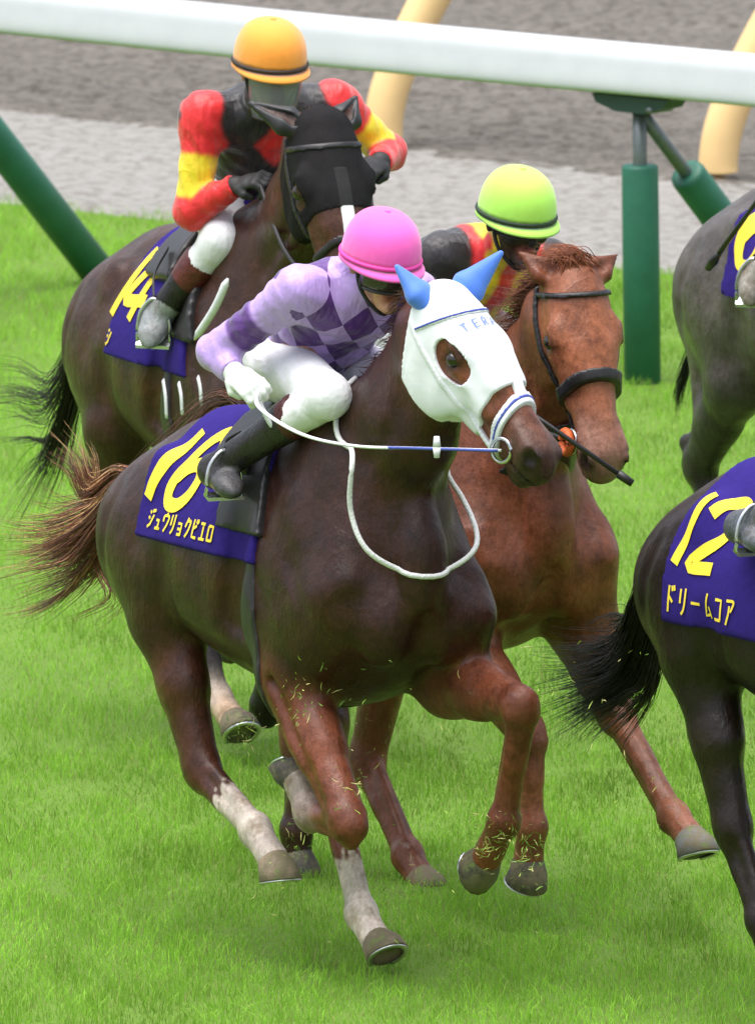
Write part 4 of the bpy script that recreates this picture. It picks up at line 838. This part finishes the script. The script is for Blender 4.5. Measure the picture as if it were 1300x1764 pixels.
# ------------------------------------------------------------------ 16: hood, bridle, reins, neck strap
def hood(R, HF, mat, thick, front, side_front, back, eye_r, earmat, hollow=False):
    hd = R['head']; h, n, s = hd.co(*HF.grid()); sa = np.abs(s)
    lim = np.maximum(h - (front + (side_front - front) * np.clip((.03 - n) / .1, 0, 1)), np.maximum(-(h + .76 * n + back), -n - .205))
    eye = np.minimum(1 - np.sqrt(((h - .19) / eye_r[0]) ** 2 + ((n + .004) / eye_r[1]) ** 2), (sa - .05) * 12) * min(eye_r)
    wr_ = .0018 * np.sin(60 * h + 45 * n) * np.clip((-n - .02) * 12, 0, 1)
    f = np.maximum(np.maximum(np.maximum(HF.f - thick - wr_, lim), eye), -(HF.f + .014)); V, Q = HF.polys(f); ho = npmesh('hood', V, Q, mat, R['root'])
    for k in (0, 1):
        ops = R['ear_ops'][k * 3:k * 3 + 3]; io = [Cap(o.p0, o.p1, tuple(x + .007 for x in o.e0), tuple(x + .004 for x in o.e1), side=o.s, k=o.k) for o in ops[:2]] + ([ops[2]] if hollow else [])
        F = Field(io, .0045); V, Q = F.polys(); npmesh('ear_cover', V, Q, earmat, ho)
    return ho
metal = plain('tack_metal', (.62, .63, .65), .25, .15, 40, metal=1); leather = plain('tack_leather', (.014, .012, .012), .4, .3, 40, .2); white_tack = plain('tack_white', (.74, .75, .78), .6, .1, 40, .3)
blue = plain('ear_blue', srgb(70, 120, 214), .6, .1, 30, .2, sheen=.3); hoodw = plain('hood_white', (.80, .81, .85), .65, .05, 60, wrinkle=.0015, sheen=.3); stripe = plain('stripe_blue', srgb(70, 84, 170), .6)
HF = head_field(H16, .0042)
hd = H16['head']; hood16 = hood(H16, HF, hoodw, .009, .335, .37, .05, (.075, .05), blue)
br = bridle(H16, HF, white_tack, metal, nose=None, brow=.055, bw=.008, cheek=True, thick=.013)
nb = band('noseband', H16, HF, (.395, .04, 0), (1, .38, 0), .016, .012, white_tack, br); band('stripe', H16, HF, (.395, .04, 0), (1, .38, 0), .004, .0145, stripe, nb)
band('nose_strip', H16, HF, (0, 0, .0), (0, 0, 1), .02, .0105, hoodw, hood16, lambda h, n, s: np.maximum(np.maximum(.30 - h, h - .40), -n))
band('piping', H16, HF, (.055, 0, 0), (1, -.35, 0), .0035, .0155, stripe, br, lambda h, n, s: -n - .05)
lay_text('hood_print', 'TERA', hmap(H16, HF, .0105), -.085, -.145, .03, .036, .0045, plain('print_blue', srgb(120, 140, 205), .7), hood16, aspect=.75, step=.006, lift=.0015)
OFF16 = None
bR, bL = H16['bitR'], H16['bitL']; gR, gL = J16['GR'], J16['GL']
rein = tube('rein', [gR + V3(.03, .0, .0), gR + V3(.06, -.01, -.05), J(520, 748, -.30), J(610, 768, -.26), J(710, 772, -.15), bR], .0075, white_tack, br, seg=8, n=8, flat=((0, 0, 1), .6))
tube('stripe', [J(655, 770, -.205) + V3(.008, -.012, 0), J(710, 771, -.15) + V3(.008, -.012, 0), bR + V3(.004, -.014, 0)], .0045, stripe, rein, seg=6, n=8)
tube('rein', [gR + V3(.0, .0, .0), gR + V3(.02, .02, -.06), J(480, 742, -.24), J(540, 732, -.1), J(565, 712, .0), gL], .0075, white_tack, br, seg=8, n=8)
tube('rein', [gL, gL * .5 + bL * .5 + V3(0, .03, -.03), bL], .0085, white_tack, br, seg=8, n=8)
for dz_ in (-1, 1): tube('rein_stop', [J(752, 770, -.13) + V3(0, 0, .03 * dz_), J(752, 770, -.13)], [.008, .012], white_tack, br, seg=8, smoothpath=False)
loop = catmull([V3(.56, -.02, 1.66), V3(.62, -.10, 1.55), J(607, 790, -.2), J(604, 880, -.2), J(640, 955, -.16), J(735, 990, .0), J(818, 945, .14), J(800, 865, .18), V3(.66, .11, 1.52), V3(.56, .02, 1.66)], 8)
tube('neck_strap', snap(H16['F'], loop, .006), .0078, plain('cord_white', (.70, .70, .69), .8, .2, 120, .8, .004), H16['root'], seg=8, smoothpath=False)
def stirrup(R, jj, col=None):
    for q, sg in (('R', -1), ('L', 1)):
        A_, T_ = V3(jj['A' + q]), V3(jj['T' + q]); c = A_ * .35 + T_ * .65; a = nrm(T_ - A_); s_ = nrm(np.cross(a, V3(0, 0, 1)))
        P = [c + s_ * .052 * x + V3(0, 0, z) for x, z in ((-1, -.045), (-1, .0), (-.75, .05), (0, .085), (.75, .05), (1, 0), (1, -.045))]
        st_ = tube('stirrup', catmull(P, 4), .006, metal, R['saddle'], seg=8, smoothpath=False)
        V, F_ = [], []
        for e in (-1, 1):
            for x in (-1, 1):
                for z in (-.05, -.04): V.append(c + a * .02 * e + s_ * .054 * x + V3(0, 0, z))
        npmesh('tread', V, [(0, 1, 3, 2), (4, 6, 7, 5), (0, 4, 5, 1), (2, 3, 7, 6), (0, 2, 6, 4), (1, 5, 7, 3)], metal, st_, smooth=False)
        top = V3(.14, sg * .2, 1.52); lp = catmull([c + V3(0, 0, .085), (c + V3(0, 0, .085)) * .5 + top * .5 + V3(0, sg * .02, 0), top], 6)
        tube('stirrup_leather', snap(R['F'], lp, .055), .011, leather, R['saddle'], seg=6, smoothpath=False, flat=((0, 1, 0), .3))
stirrup(H16, J16)
wh = empty('riding_whip', m.world(V3(gL)), -m.a, label='thin black riding whip held beside the head of number 16', cat='whip')
w1, w2 = m.f(952, 738, 1.12), m.f(1066, 817, 1.24); d_ = w2 - w1
tube('shaft', [w1 - d_ * 1.3, w1, w2], [.007, .007, .0075], leather, wh, seg=8, smoothpath=False, off=gL); tube('flap', [w2 - d_ * .02, w2, w2 + d_ * .2], [.008, .013, .011], leather, wh, seg=8, smoothpath=False, off=gL)
# ------------------------------------------------------------------ 14: dark bay with black hood, behind on the inside
k14 = Frame(369, 4.3, 69); K = k14.l
BAY = srgb(60, 34, 24); BLK = srgb(26, 22, 21)
legs14 = dict(
  FR=dict(j=[V3(.66, -.17, 1.08), V3(.52, -.18, .86), K(345, 1075, -.15), K(375, 1205, -.14), K(402, 1242, -.14), K(440, 1275, -.14)], cols=[BAY, BLK, BLK, SOCK, srgb(190, 165, 140)], tilt=40),
  FL=dict(j=[V3(.70, .17, 1.05), V3(.56, .18, .80), K(458, 1225, .13), V3(.14, .13, .30), V3(.06, .13, .36), V3(-.02, .13, .38)], cols=[BLK] * 5),
  HR=dict(j=[V3(-.46, -.13, 1.15), V3(-.30, -.2, .92), K(205, 870, -.17), K(240, 940, -.16), K(240, 975, -.16), K(240, 1005, -.16)], cols=[BAY, BLK, BLK, BLK, BLK]),
  HL=dict(j=[V3(-.46, .13, 1.15), V3(-.28, .19, .9), V3(-.45, .16, .58), V3(-.2, .15, .40), V3(-.22, .15, .31), V3(-.27, .15, .24)], cols=[BAY, BLK, BLK, BLK, BLK]))
H14 = horse(dict(frame=k14, label='dark bay racehorse in black hood with white blaze, number 14', coat=BAY, coat_mat='coat_bay', top_slope=.09, bot_slope=.03, dz=.035, legs=legs14, seed=4,
  poll=k14.f(553, 222, 1.07), muzzle=k14.f(592, 420, 1.25), face=V3(.9, -.02, .35), neck=[V3(.48, 0, 1.38), V3(.80, .0, 1.66), k14.f(540, 270, .98)], ears=[k14.f(432, 178, .98), k14.f(612, 168, 1.02)], muzzle_col=srgb(60, 48, 44), blaze=srgb(70, 44, 34), head_scale=1.06, head_col=srgb(78, 48, 36), vox=.011,
  cloth=(-.14, .42, .0), flap=(.16, .40), cloth_slopeb=.15, number='14', num_slant=.3, num_u=-.23, num_v=.13, num_size=.23, num_pitch=.125, num_w=.042, num_aspect=.8, name='シ', name_u=-.12, name_v=.03, mane=srgb(24, 20, 19), mane_side=.25,
  tail=[([(-.78, 0, 1.25), (-.98, 0, 1.25), K(100, 660, 0), K(40, 650, 0), K(-40, 655, 0)], 16, .05, .003), ([(-.78, 0, 1.24), (-.98, 0, 1.2), K(100, 700, 0), K(50, 690, 0), K(-30, 690, 0)], 14, .05, .003),
        ([(-.78, 0, 1.24), (-1.0, 0, 1.2), K(105, 750, 0), K(85, 800, 0), K(40, 880, 0)], 40, .05, .0035), ([(-.78, 0, 1.24), K(100, 740, 0), K(50, 755, 0), K(-20, 765, 0)], 8, .02, .003)], tail_col=[srgb(24, 20, 19), srgb(34, 28, 26)]))
def sheer(name):
    t = NT(name); f = t.noise(30, 4); t.set(Base_Color=t.mix(f, (.006, .006, .007), (.02, .019, .02)), Roughness=.8, Alpha=.86); t.b.inputs['Specular IOR Level'].default_value = .15; MATS[name] = t.m; return t.m
HF = head_field(H14, .006); blackmesh = sheer('hood_black')
hood14 = hood(H14, HF, blackmesh, .0035, .27, .30, .05, (.05, .036), plain('ear_dark', (.02, .02, .022), .5, .3, 30, .2), hollow=True)
br = bridle(H14, HF, leather, metal, nose=.375, brow=.055, nw=.010, thick=.008)
band('blaze', H14, HF, (0, 0, .0), (0, 0, 1), .02, .003, plain('blaze_white', (.78, .77, .76), .6, .08, 60, .3), H14['root'], lambda h, n, s: np.maximum(np.maximum(.15 - h, h - .46), -n))
J14 = dict(P=V3(.25, .03, 1.66), SR=k14.f(352, 195, .43), SL=k14.f(575, 175, .46), ER=k14.f(330, 365, .45), EL=k14.f(668, 262, .42), WR=k14.f(405, 320, .57), WL=k14.f(655, 278, .58), GR=k14.f(445, 308, .64), GL=k14.f(632, 290, .66),
  H=k14.f(465, 118, .60), KR=k14.l(380, 415, -.17), KL=V3(.55, .18, 1.58), AR=k14.l(270, 545, -.31), AL=V3(.3, .31, 1.30), TR=k14.l(262, 572, -.335), TL=V3(.4, .325, 1.27))
RED, YEL = srgb(226, 42, 44), srgb(240, 214, 40)
def jersey14(tag, tx, lx, fx, ta, V):
    c = np.tile(np.array((.018, .016, .018)), (len(tx), 1)); dm = (np.abs(lx) / .07 + np.abs(tx - .62) / .16) < 1; c[(tag == '') & dm] = RED
    for q in 'RL':
        u_ = tag == 'u' + q; c[u_] = RED; c[u_ & (ta > .42) & (ta < .86)] = YEL; c[tag == 'f' + q] = RED
    c[(tag == '') & (tx > .9) & (np.abs(lx) > .15)] = RED
    return c
jockey(dict(label='jockey in orange cap and clear face shield, red sleeves with yellow bands, riding number 14', look=V3(.95, -.03, -.22), jersey=jersey14, cap=('orange', srgb(250, 158, 56)), band=(.03, .02, .015), glove='black', boot_top=srgb(84, 36, 34), top_len=.55, boot_col=srgb(30, 28, 30), boot_toe=srgb(150, 156, 160), toe_len=.1,
  lens='lens_shield', lens_col=(.3, .31, .33), lens_alpha=.5, lens_z=(-.125, .03), lens_out=.012, lens_taper=.016, frame_col=(.08, .08, .09), hair=True), k14, J14, V3(.2, 0, 1.4))
for q, sg in (('R', -1), ('L', 1)): tube('rein', [J14['G' + q], V3(J14['G' + q]) * .5 + V3(H14['bit' + q]) * .5 + V3(0, sg * .02, -.04), H14['bit' + q]], .008, leather, br, seg=8, n=8)
stirrup(H14, J14)
# hanging white strap ends below the saddle cloth of 14
for (x, y0, y1) in ((285, 655, 712), (312, 660, 706), (345, 650, 690)):
    P = [K(x - 4, y0, -.31), K(x, (y0 + y1) / 2, -.315), K(x + 2, y1 + 8, -.31)]; tube('strap_end', snap(H14['F'], catmull(P, 4), .012), .011, white_tack, H14['root'], seg=6, smoothpath=False, flat=((0, 1, 0), .35))
P = [K(392, 480, -.27), K(370, 530, -.29), K(335, 585, -.31)]; tube('cloth_piping', snap(H14['F'], catmull(P, 5), .02), [.004] + [.012] * 9 + [.003], white_tack, H14['root'], seg=8, smoothpath=False)  # white piping along the front edge of the saddle cloth
# ------------------------------------------------------------------ chestnut beside 16
c3 = Frame(690, 1.3, 60); Q_ = c3.l
RDC = srgb(112, 64, 42); RDL = srgb(128, 78, 54)
legs3 = dict(
  FR=dict(j=[V3(.70, -.17, 1.07), V3(.62, -.16, .80), Q_(910, 1265, -.12), Q_(915, 1425, -.12), Q_(910, 1480, -.12), Q_(906, 1530, -.12)], cols=[RDC, RDC, RDL, RDL, RDL], tilt=15),
  FL=dict(j=[V3(.74, .18, 1.06), V3(.70, .2, .82), Q_(1060, 1235, .2), Q_(1160, 1408, .2), Q_(1186, 1440, .2), Q_(1225, 1492, .2)], cols=[RDC, RDL, RDL, RDL, RDL], hoof=muddy('hoof_grey', srgb(112, 112, 112))),
  HR=dict(j=[V3(-.46, -.13, 1.15), V3(-.36, -.19, .88), Q_(515, 1285, -.14), Q_(510, 1430, -.14), Q_(512, 1470, -.14), Q_(520, 1500, -.14)], cols=[RDC, srgb(60, 36, 26), srgb(60, 36, 26), srgb(60, 36, 26), srgb(50, 34, 28)]),
  HL=dict(j=[V3(-.46, .13, 1.15), V3(-.30, .19, .86), Q_(632, 1310, .13), Q_(702, 1475, .1), Q_(722, 1510, .1), Q_(748, 1540, .1)], cols=[RDC] * 5, hoof=muddy('hoof_brown', srgb(104, 66, 48))))
H3 = horse(dict(frame=c3, label='bright chestnut racehorse with black bridle and plain face beside number 16', coat=RDC, coat_mat='coat_red', top_slope=.05, bot_slope=.0, dz=.02, legs=legs3, seed=8,
  poll=c3.f(985, 480, 1.05), muzzle=c3.f(1034, 760, 1.25), face=V3(.88, -.14, .4), neck=[V3(.50, 0, 1.28), V3(.82, -.0, 1.56), c3.f(960, 560, .97)], ears=[c3.f(892, 432, .98), c3.f(1062, 438, 1.02)], muzzle_col=srgb(150, 112, 98), head_col=srgb(142, 86, 58), vox=.010, head_scale=.98,
  mane=srgb(120, 70, 46), mane_n=420, mane_side=-.2, tail=[([(-.78, 0, 1.25), (-1.0, 0, 1.3), (-1.3, 0, 1.1), (-1.5, 0, .9)], 60, .06, .0035)], tail_col=[srgb(92, 54, 38)]))
HF = head_field(H3, .006); br = bridle(H3, HF, leather, metal, nose=.335, brow=.045, nw=.017, bw=.008, thick=.010)
bt = V3(H3['bitR']); og = plain('bit_guard', srgb(206, 96, 40), .6, .3, 60, .5)
tube('bit_guard', [bt + (H3['head'].h * math.cos(t) + H3['head'].n * math.sin(t)) * .03 - V3(0, .02, 0) for t in np.linspace(0, 2 * math.pi, 20, endpoint=False)], .013, og, br, seg=8, smoothpath=False, close=True)
# forelock
rg = np.random.default_rng(2); hd3 = H3['head']; pp, rr, cc_ = [], [], []
for i in range(420):
    b = hd3.p(-.02 + rg.normal(0, .015), .06, rg.normal(0, .03)); t = hd3.p(-.07 + rg.normal(0, .02), .0 + rg.normal(0, .03), b @ hd3.s * 0 + rg.normal(-.05, .03)); pp.append(catmull([b, (b + t) / 2 + V3(.02, 0, .02), t], 4)); rr.append(.0014); s_ = rg.uniform(.7, 1.3); cc_.append(tuple(x * s_ for x in srgb(140, 84, 58)))
strands('forelock', pp, rr, coat('hair', .5, .3), H3['root'], cols=cc_)
J3 = dict(P=V3(.08, .0, 1.66), SR=c3.f(762, 442, .46), SL=V3(.48, .21, 1.86), ER=c3.f(748, 480, .34), EL=V3(.42, .33, 1.66), WR=V3(.52, -.20, 1.62), WL=V3(.6, .2, 1.6), GR=V3(.60, -.17, 1.61), GL=V3(.67, .16, 1.6), H=c3.f(889, 378, .62),
  KR=V3(.46, -.17, 1.60), KL=V3(.46, .17, 1.6), AR=V3(.19, -.31, 1.36), AL=V3(.19, .31, 1.36), TR=V3(.30, -.325, 1.33), TL=V3(.30, .325, 1.33))
def jersey3(tag, tx, lx, fx, ta, V):
    c = np.tile(np.array(YEL), (len(tx), 1)); c[(tag == '') & (np.floor((lx + .02) / .055) % 2 == 0)] = RED
    for q in 'RL': c[tag == 'u' + q] = (.02, .016, .018); c[tag == 'f' + q] = (.02, .016, .018)
    c[(tag == '') & (lx < -.105)] = (.02, .016, .018)
    return c
jockey(dict(label='jockey in lime green cap and yellow jersey with red stripes on the chestnut', look=V3(.96, -.02, -.28), jersey=jersey3, cap=('lime', srgb(178, 236, 92)), band=(.01, .03, .01), glove='black', lens='lens_dark', hair=True, skin=(.03, .024, .022)), c3, J3, V3(.2, 0, 1.35))  # near-black skin colour: shadow painted on the face, doubling as a dark cover
for q, sg in (('R', -1), ('L', 1)): tube('rein', [J3['G' + q], V3(J3['G' + q]) * .5 + V3(H3['bit' + q]) * .5 + V3(0, sg * .02, -.04), H3['bit' + q]], .008, leather, br, seg=8, n=8)
stirrup(H3, J3)
# ------------------------------------------------------------------ 12: near-black, ahead on the right
d12 = Frame(1430, -1.2, 60); D_ = d12.l; BL2 = srgb(36, 26, 22)
legs12 = dict(
  FR=dict(j=[V3(.70, -.17, 1.07), V3(.58, -.17, .84), V3(.86, -.17, .62), V3(.72, -.16, .34), V3(.64, -.16, .28), V3(.56, -.16, .24)], cols=[BL2] * 5),
  FL=dict(j=[V3(.70, .17, 1.07), V3(.62, .18, .84), V3(.98, .17, .70), V3(1.1, .16, .42), V3(1.14, .16, .32), V3(1.2, .16, .26)], cols=[BL2] * 5),
  HR=dict(j=[V3(-.46, -.13, 1.17), D_(1205, 1130, -.19), D_(1262, 1425, -.17), D_(1312, 1585, -.16), D_(1330, 1640, -.16), D_(1352, 1685, -.16)], cols=[BL2] * 5),
  HL=dict(j=[V3(-.44, .13, 1.17), V3(-.2, .18, .88), V3(.02, .14, .5), V3(.22, .12, .22), V3(.28, .12, .13), V3(.34, .12, .06)], cols=[BL2] * 5))
tl = lambda x, y, l=0: D_(x, y, l)
H12 = horse(dict(frame=d12, label='near black racehorse with streaming black tail, number 12', coat=BL2, coat_mat='coat_black', top_slope=.08, bot_slope=.03, dz=.04, legs=legs12, seed=12, vox=.012,
  poll=V3(1.08, 0, 1.92), muzzle=V3(1.33, 0, 1.48), face=V3(.9, 0, .35), neck=[V3(.48, 0, 1.36), V3(.80, .0, 1.62), V3(.98, 0, 1.84)], ears=[V3(1.0, -.1, 2.08), V3(1.02, .1, 2.08)], mane=srgb(20, 17, 16),
  cloth=(-.41, .32, -.09), cloth_slopeb=.15, num_slant=.35, number='12', num_u=-.44, num_v=.09, num_size=.215, num_pitch=.125, num_w=.04, num_aspect=.75, name='ドリームコア', name_u=-.375, name_v=-.05, name_pitch=.064, name_size=.075,
  girth_x=.2, girth_mat=white_tack,
  tail=[([(-.78, 0, 1.24), (-.9, -.02, 1.22), tl(1090, 1105), tl(1030, 1140), tl(955, 1150)], 90, .05, .0035), ([(-.78, 0, 1.23), (-.9, -.02, 1.17), tl(1090, 1140), tl(1020, 1180), tl(950, 1200)], 80, .05, .0035),
        ([(-.80, 0, 1.3), tl(1110, 1130), tl(1060, 1190), tl(1000, 1230), tl(960, 1260)], 60, .05, .003), ([(-.8, 0, 1.3), tl(1125, 1160), tl(1100, 1210), tl(1060, 1250), tl(1030, 1275)], 24, .04, .003), ([(-.78, 0, 1.24), tl(1100, 1060), tl(1060, 1065), tl(1010, 1090)], 14, .03, .003)], tail_col=[srgb(22, 19, 18), srgb(32, 27, 25)]))
def shiftJ(J, d, **kw):
    r = {k: V3(v) + V3(d) for k, v in J.items()}; r.update(kw); return r
J12 = shiftJ(J16, (.14, 0, -.02), AR=D_(1278, 905, -.31), TR=D_(1278, 905, -.31) + V3(.11, -.01, -.03)); J12['H'] = V3(.76, 0, 2.07)
plainj = lambda c: (lambda tag, tx, lx, fx, ta, V: np.tile(np.array(c), (len(tx), 1)))
jockey(dict(label='jockey with a grey toed boot in the stirrup, riding number 12', look=V3(.95, 0, -.25), jersey=plainj((.6, .6, .62)), cap=('white', (.75, .75, .75)), boot_col=(.02, .02, .02), boot_toe=srgb(92, 98, 106), toe_len=.16, top_len=.5, boot_top=(.02, .02, .02), lens='lens_dark'), d12, J12, V3(.15, 0, 1.38))
stirrup(H12, J12)
# ------------------------------------------------------------------ grey, further ahead by the rail
g9 = Frame(1456, 5.5, 62); G_ = g9.l; GR = srgb(82, 76, 74); GRD = srgb(46, 42, 41)
legs9 = dict(
  FR=dict(j=legs12['FR']['j'], cols=[GR, GRD, GRD, GRD, GRD]), FL=dict(j=legs12['FL']['j'], cols=[GR, GRD, GRD, GRD, GRD]),
  HR=dict(j=[V3(-.46, -.13, 1.17), V3(-.34, -.19, .92), G_(1205, 800, -.17), V3(-.50, -.16, .30), V3(-.46, -.16, .2), V3(-.42, -.16, .13)], cols=[GRD, GRD, GRD, GRD, GRD]),
  HL=dict(j=[V3(-.44, .13, 1.17), V3(-.2, .18, .88), V3(.0, .14, .5), V3(.2, .12, .22), V3(.26, .12, .13), V3(.32, .12, .06)], cols=[GR, GRD, GRD, GRD, GRD]))
H9 = horse(dict(frame=g9, label='dark grey racehorse galloping beside the green padded post', coat=GR, coat_mat='coat_grey', top_slope=.08, bot_slope=.03, dz=.04, legs=legs9, seed=21, vox=.012,
  poll=V3(1.08, 0, 1.92), muzzle=V3(1.33, 0, 1.48), face=V3(.9, 0, .35), neck=[V3(.48, 0, 1.36), V3(.80, .0, 1.62), V3(.98, 0, 1.84)], ears=[V3(1.0, -.1, 2.08), V3(1.02, .1, 2.08)], mane=srgb(40, 37, 36),
  cloth=(-.27, .36, .02), cloth_slopeb=.15, number='6', num_u=-.23, num_v=.13, num_size=.24, num_pitch=.115, num_w=.04, num_aspect=.6,
  tail=[([(-.80, 0, 1.3), (-.92, .02, 1.1), (-.98, .02, .98), G_(1172, 670, 0), G_(1168, 712, 0)], 40, .012, .0035)], tail_col=[srgb(24, 22, 22)]))
J9 = shiftJ(J16, (-.08, 0, -.03), AR=G_(1300, 478, -.31), TR=G_(1296, 500, -.33)); J9['H'] = V3(.54, 0, 2.06)
jockey(dict(label='jockey with a black whip, riding the dark grey horse by the rail', look=V3(.95, 0, -.25), jersey=plainj((.1, .2, .5)), cap=('blue', (.05, .1, .4)), boot_col=(.02, .02, .02), boot_toe=srgb(150, 146, 140), toe_len=.12, lens='lens_dark'), g9, J9, V3(.15, 0, 1.38))
stirrup(H9, J9)
w1, w2 = G_(1315, 330, -.34), G_(1219, 462, -.36); gq = V3(J9['GR'])
wh = empty('riding_whip', g9.world(w1), -g9.a, label='black riding whip lying along the flank of the dark grey horse', cat='whip'); tube('shaft', [w1 * 1.0 + (w1 - w2) * .8, w1, w2 * .8 + w1 * .2], [.006, .007, .009], leather, wh, seg=8, smoothpath=False, off=w1); tube('flap', [w2 * .8 + w1 * .2, w2 * .9 + w1 * .1, w2], [.009, .016, .011], leather, wh, seg=8, smoothpath=False, off=w1)
# ------------------------------------------------------------------ loose turf thrown up by the hooves
def clippings():
    rg = np.random.default_rng(31); V, F, C = [], [], []
    def blade(p, ln, col):
        d = nrm(rg.normal(0, 1, 3)); s_ = nrm(np.cross(d, rg.normal(0, 1, 3))) * rg.uniform(.0008, .0017); b = len(V); up = nrm(np.cross(d, s_)) * ln * .15
        for t, w in ((-.5, .5), (0, 1), (.5, .3)):
            for e in (-1, 1): V.append(p + d * t * ln + s_ * w * e + (up if t == 0 else 0)); C.append(col)
        F.extend([(b, b + 1, b + 3, b + 2), (b + 2, b + 3, b + 5, b + 4)])
    gc = [srgb(176, 196, 92), srgb(120, 160, 60), srgb(206, 200, 128), srgb(96, 140, 44)]
    fr = m
    for px, py, l, n, sp_ in ((845, 1440, .16, 46, .05), (905, 1460, .1, 26, .05), (520, 1215, -.26, 16, .05), (600, 1350, -.26, 8, .05), (505, 1440, -.22, 8, .04), (420, 1265, -.1, 14, .04), (640, 1250, .3, 6, .1), (580, 1180, -.1, 5, .1), (940, 1200, .3, 10, .12), (700, 1560, .1, 8, .1), (480, 1540, -.15, 8, .08), (1180, 1400, .6, 4, .1)):
        c = fr.l(px, py, l)
        for i in range(n * 3): blade(fr.world(c + rg.normal(0, sp_ * .8, 3) * V3(1, .6, 1)), rg.uniform(.008, .035), gc[rg.integers(4)])
    for i in range(160): blade(fr.world(fr.l(rg.uniform(300, 1150), rg.uniform(1100, 1640), rg.uniform(-.4, .5))), rg.uniform(.008, .03), gc[rg.integers(4)])
    t = NT('clippings'); t.set(Base_Color=t.n('Attribute', attribute_name='Col').outputs['Color'], Roughness=.7)
    npmesh('grass_clippings', V, F, t.m, smooth=False, col=np.array(C), kind='stuff', label='loose grass clippings thrown up round the galloping hooves', cat='grass')
clippings()
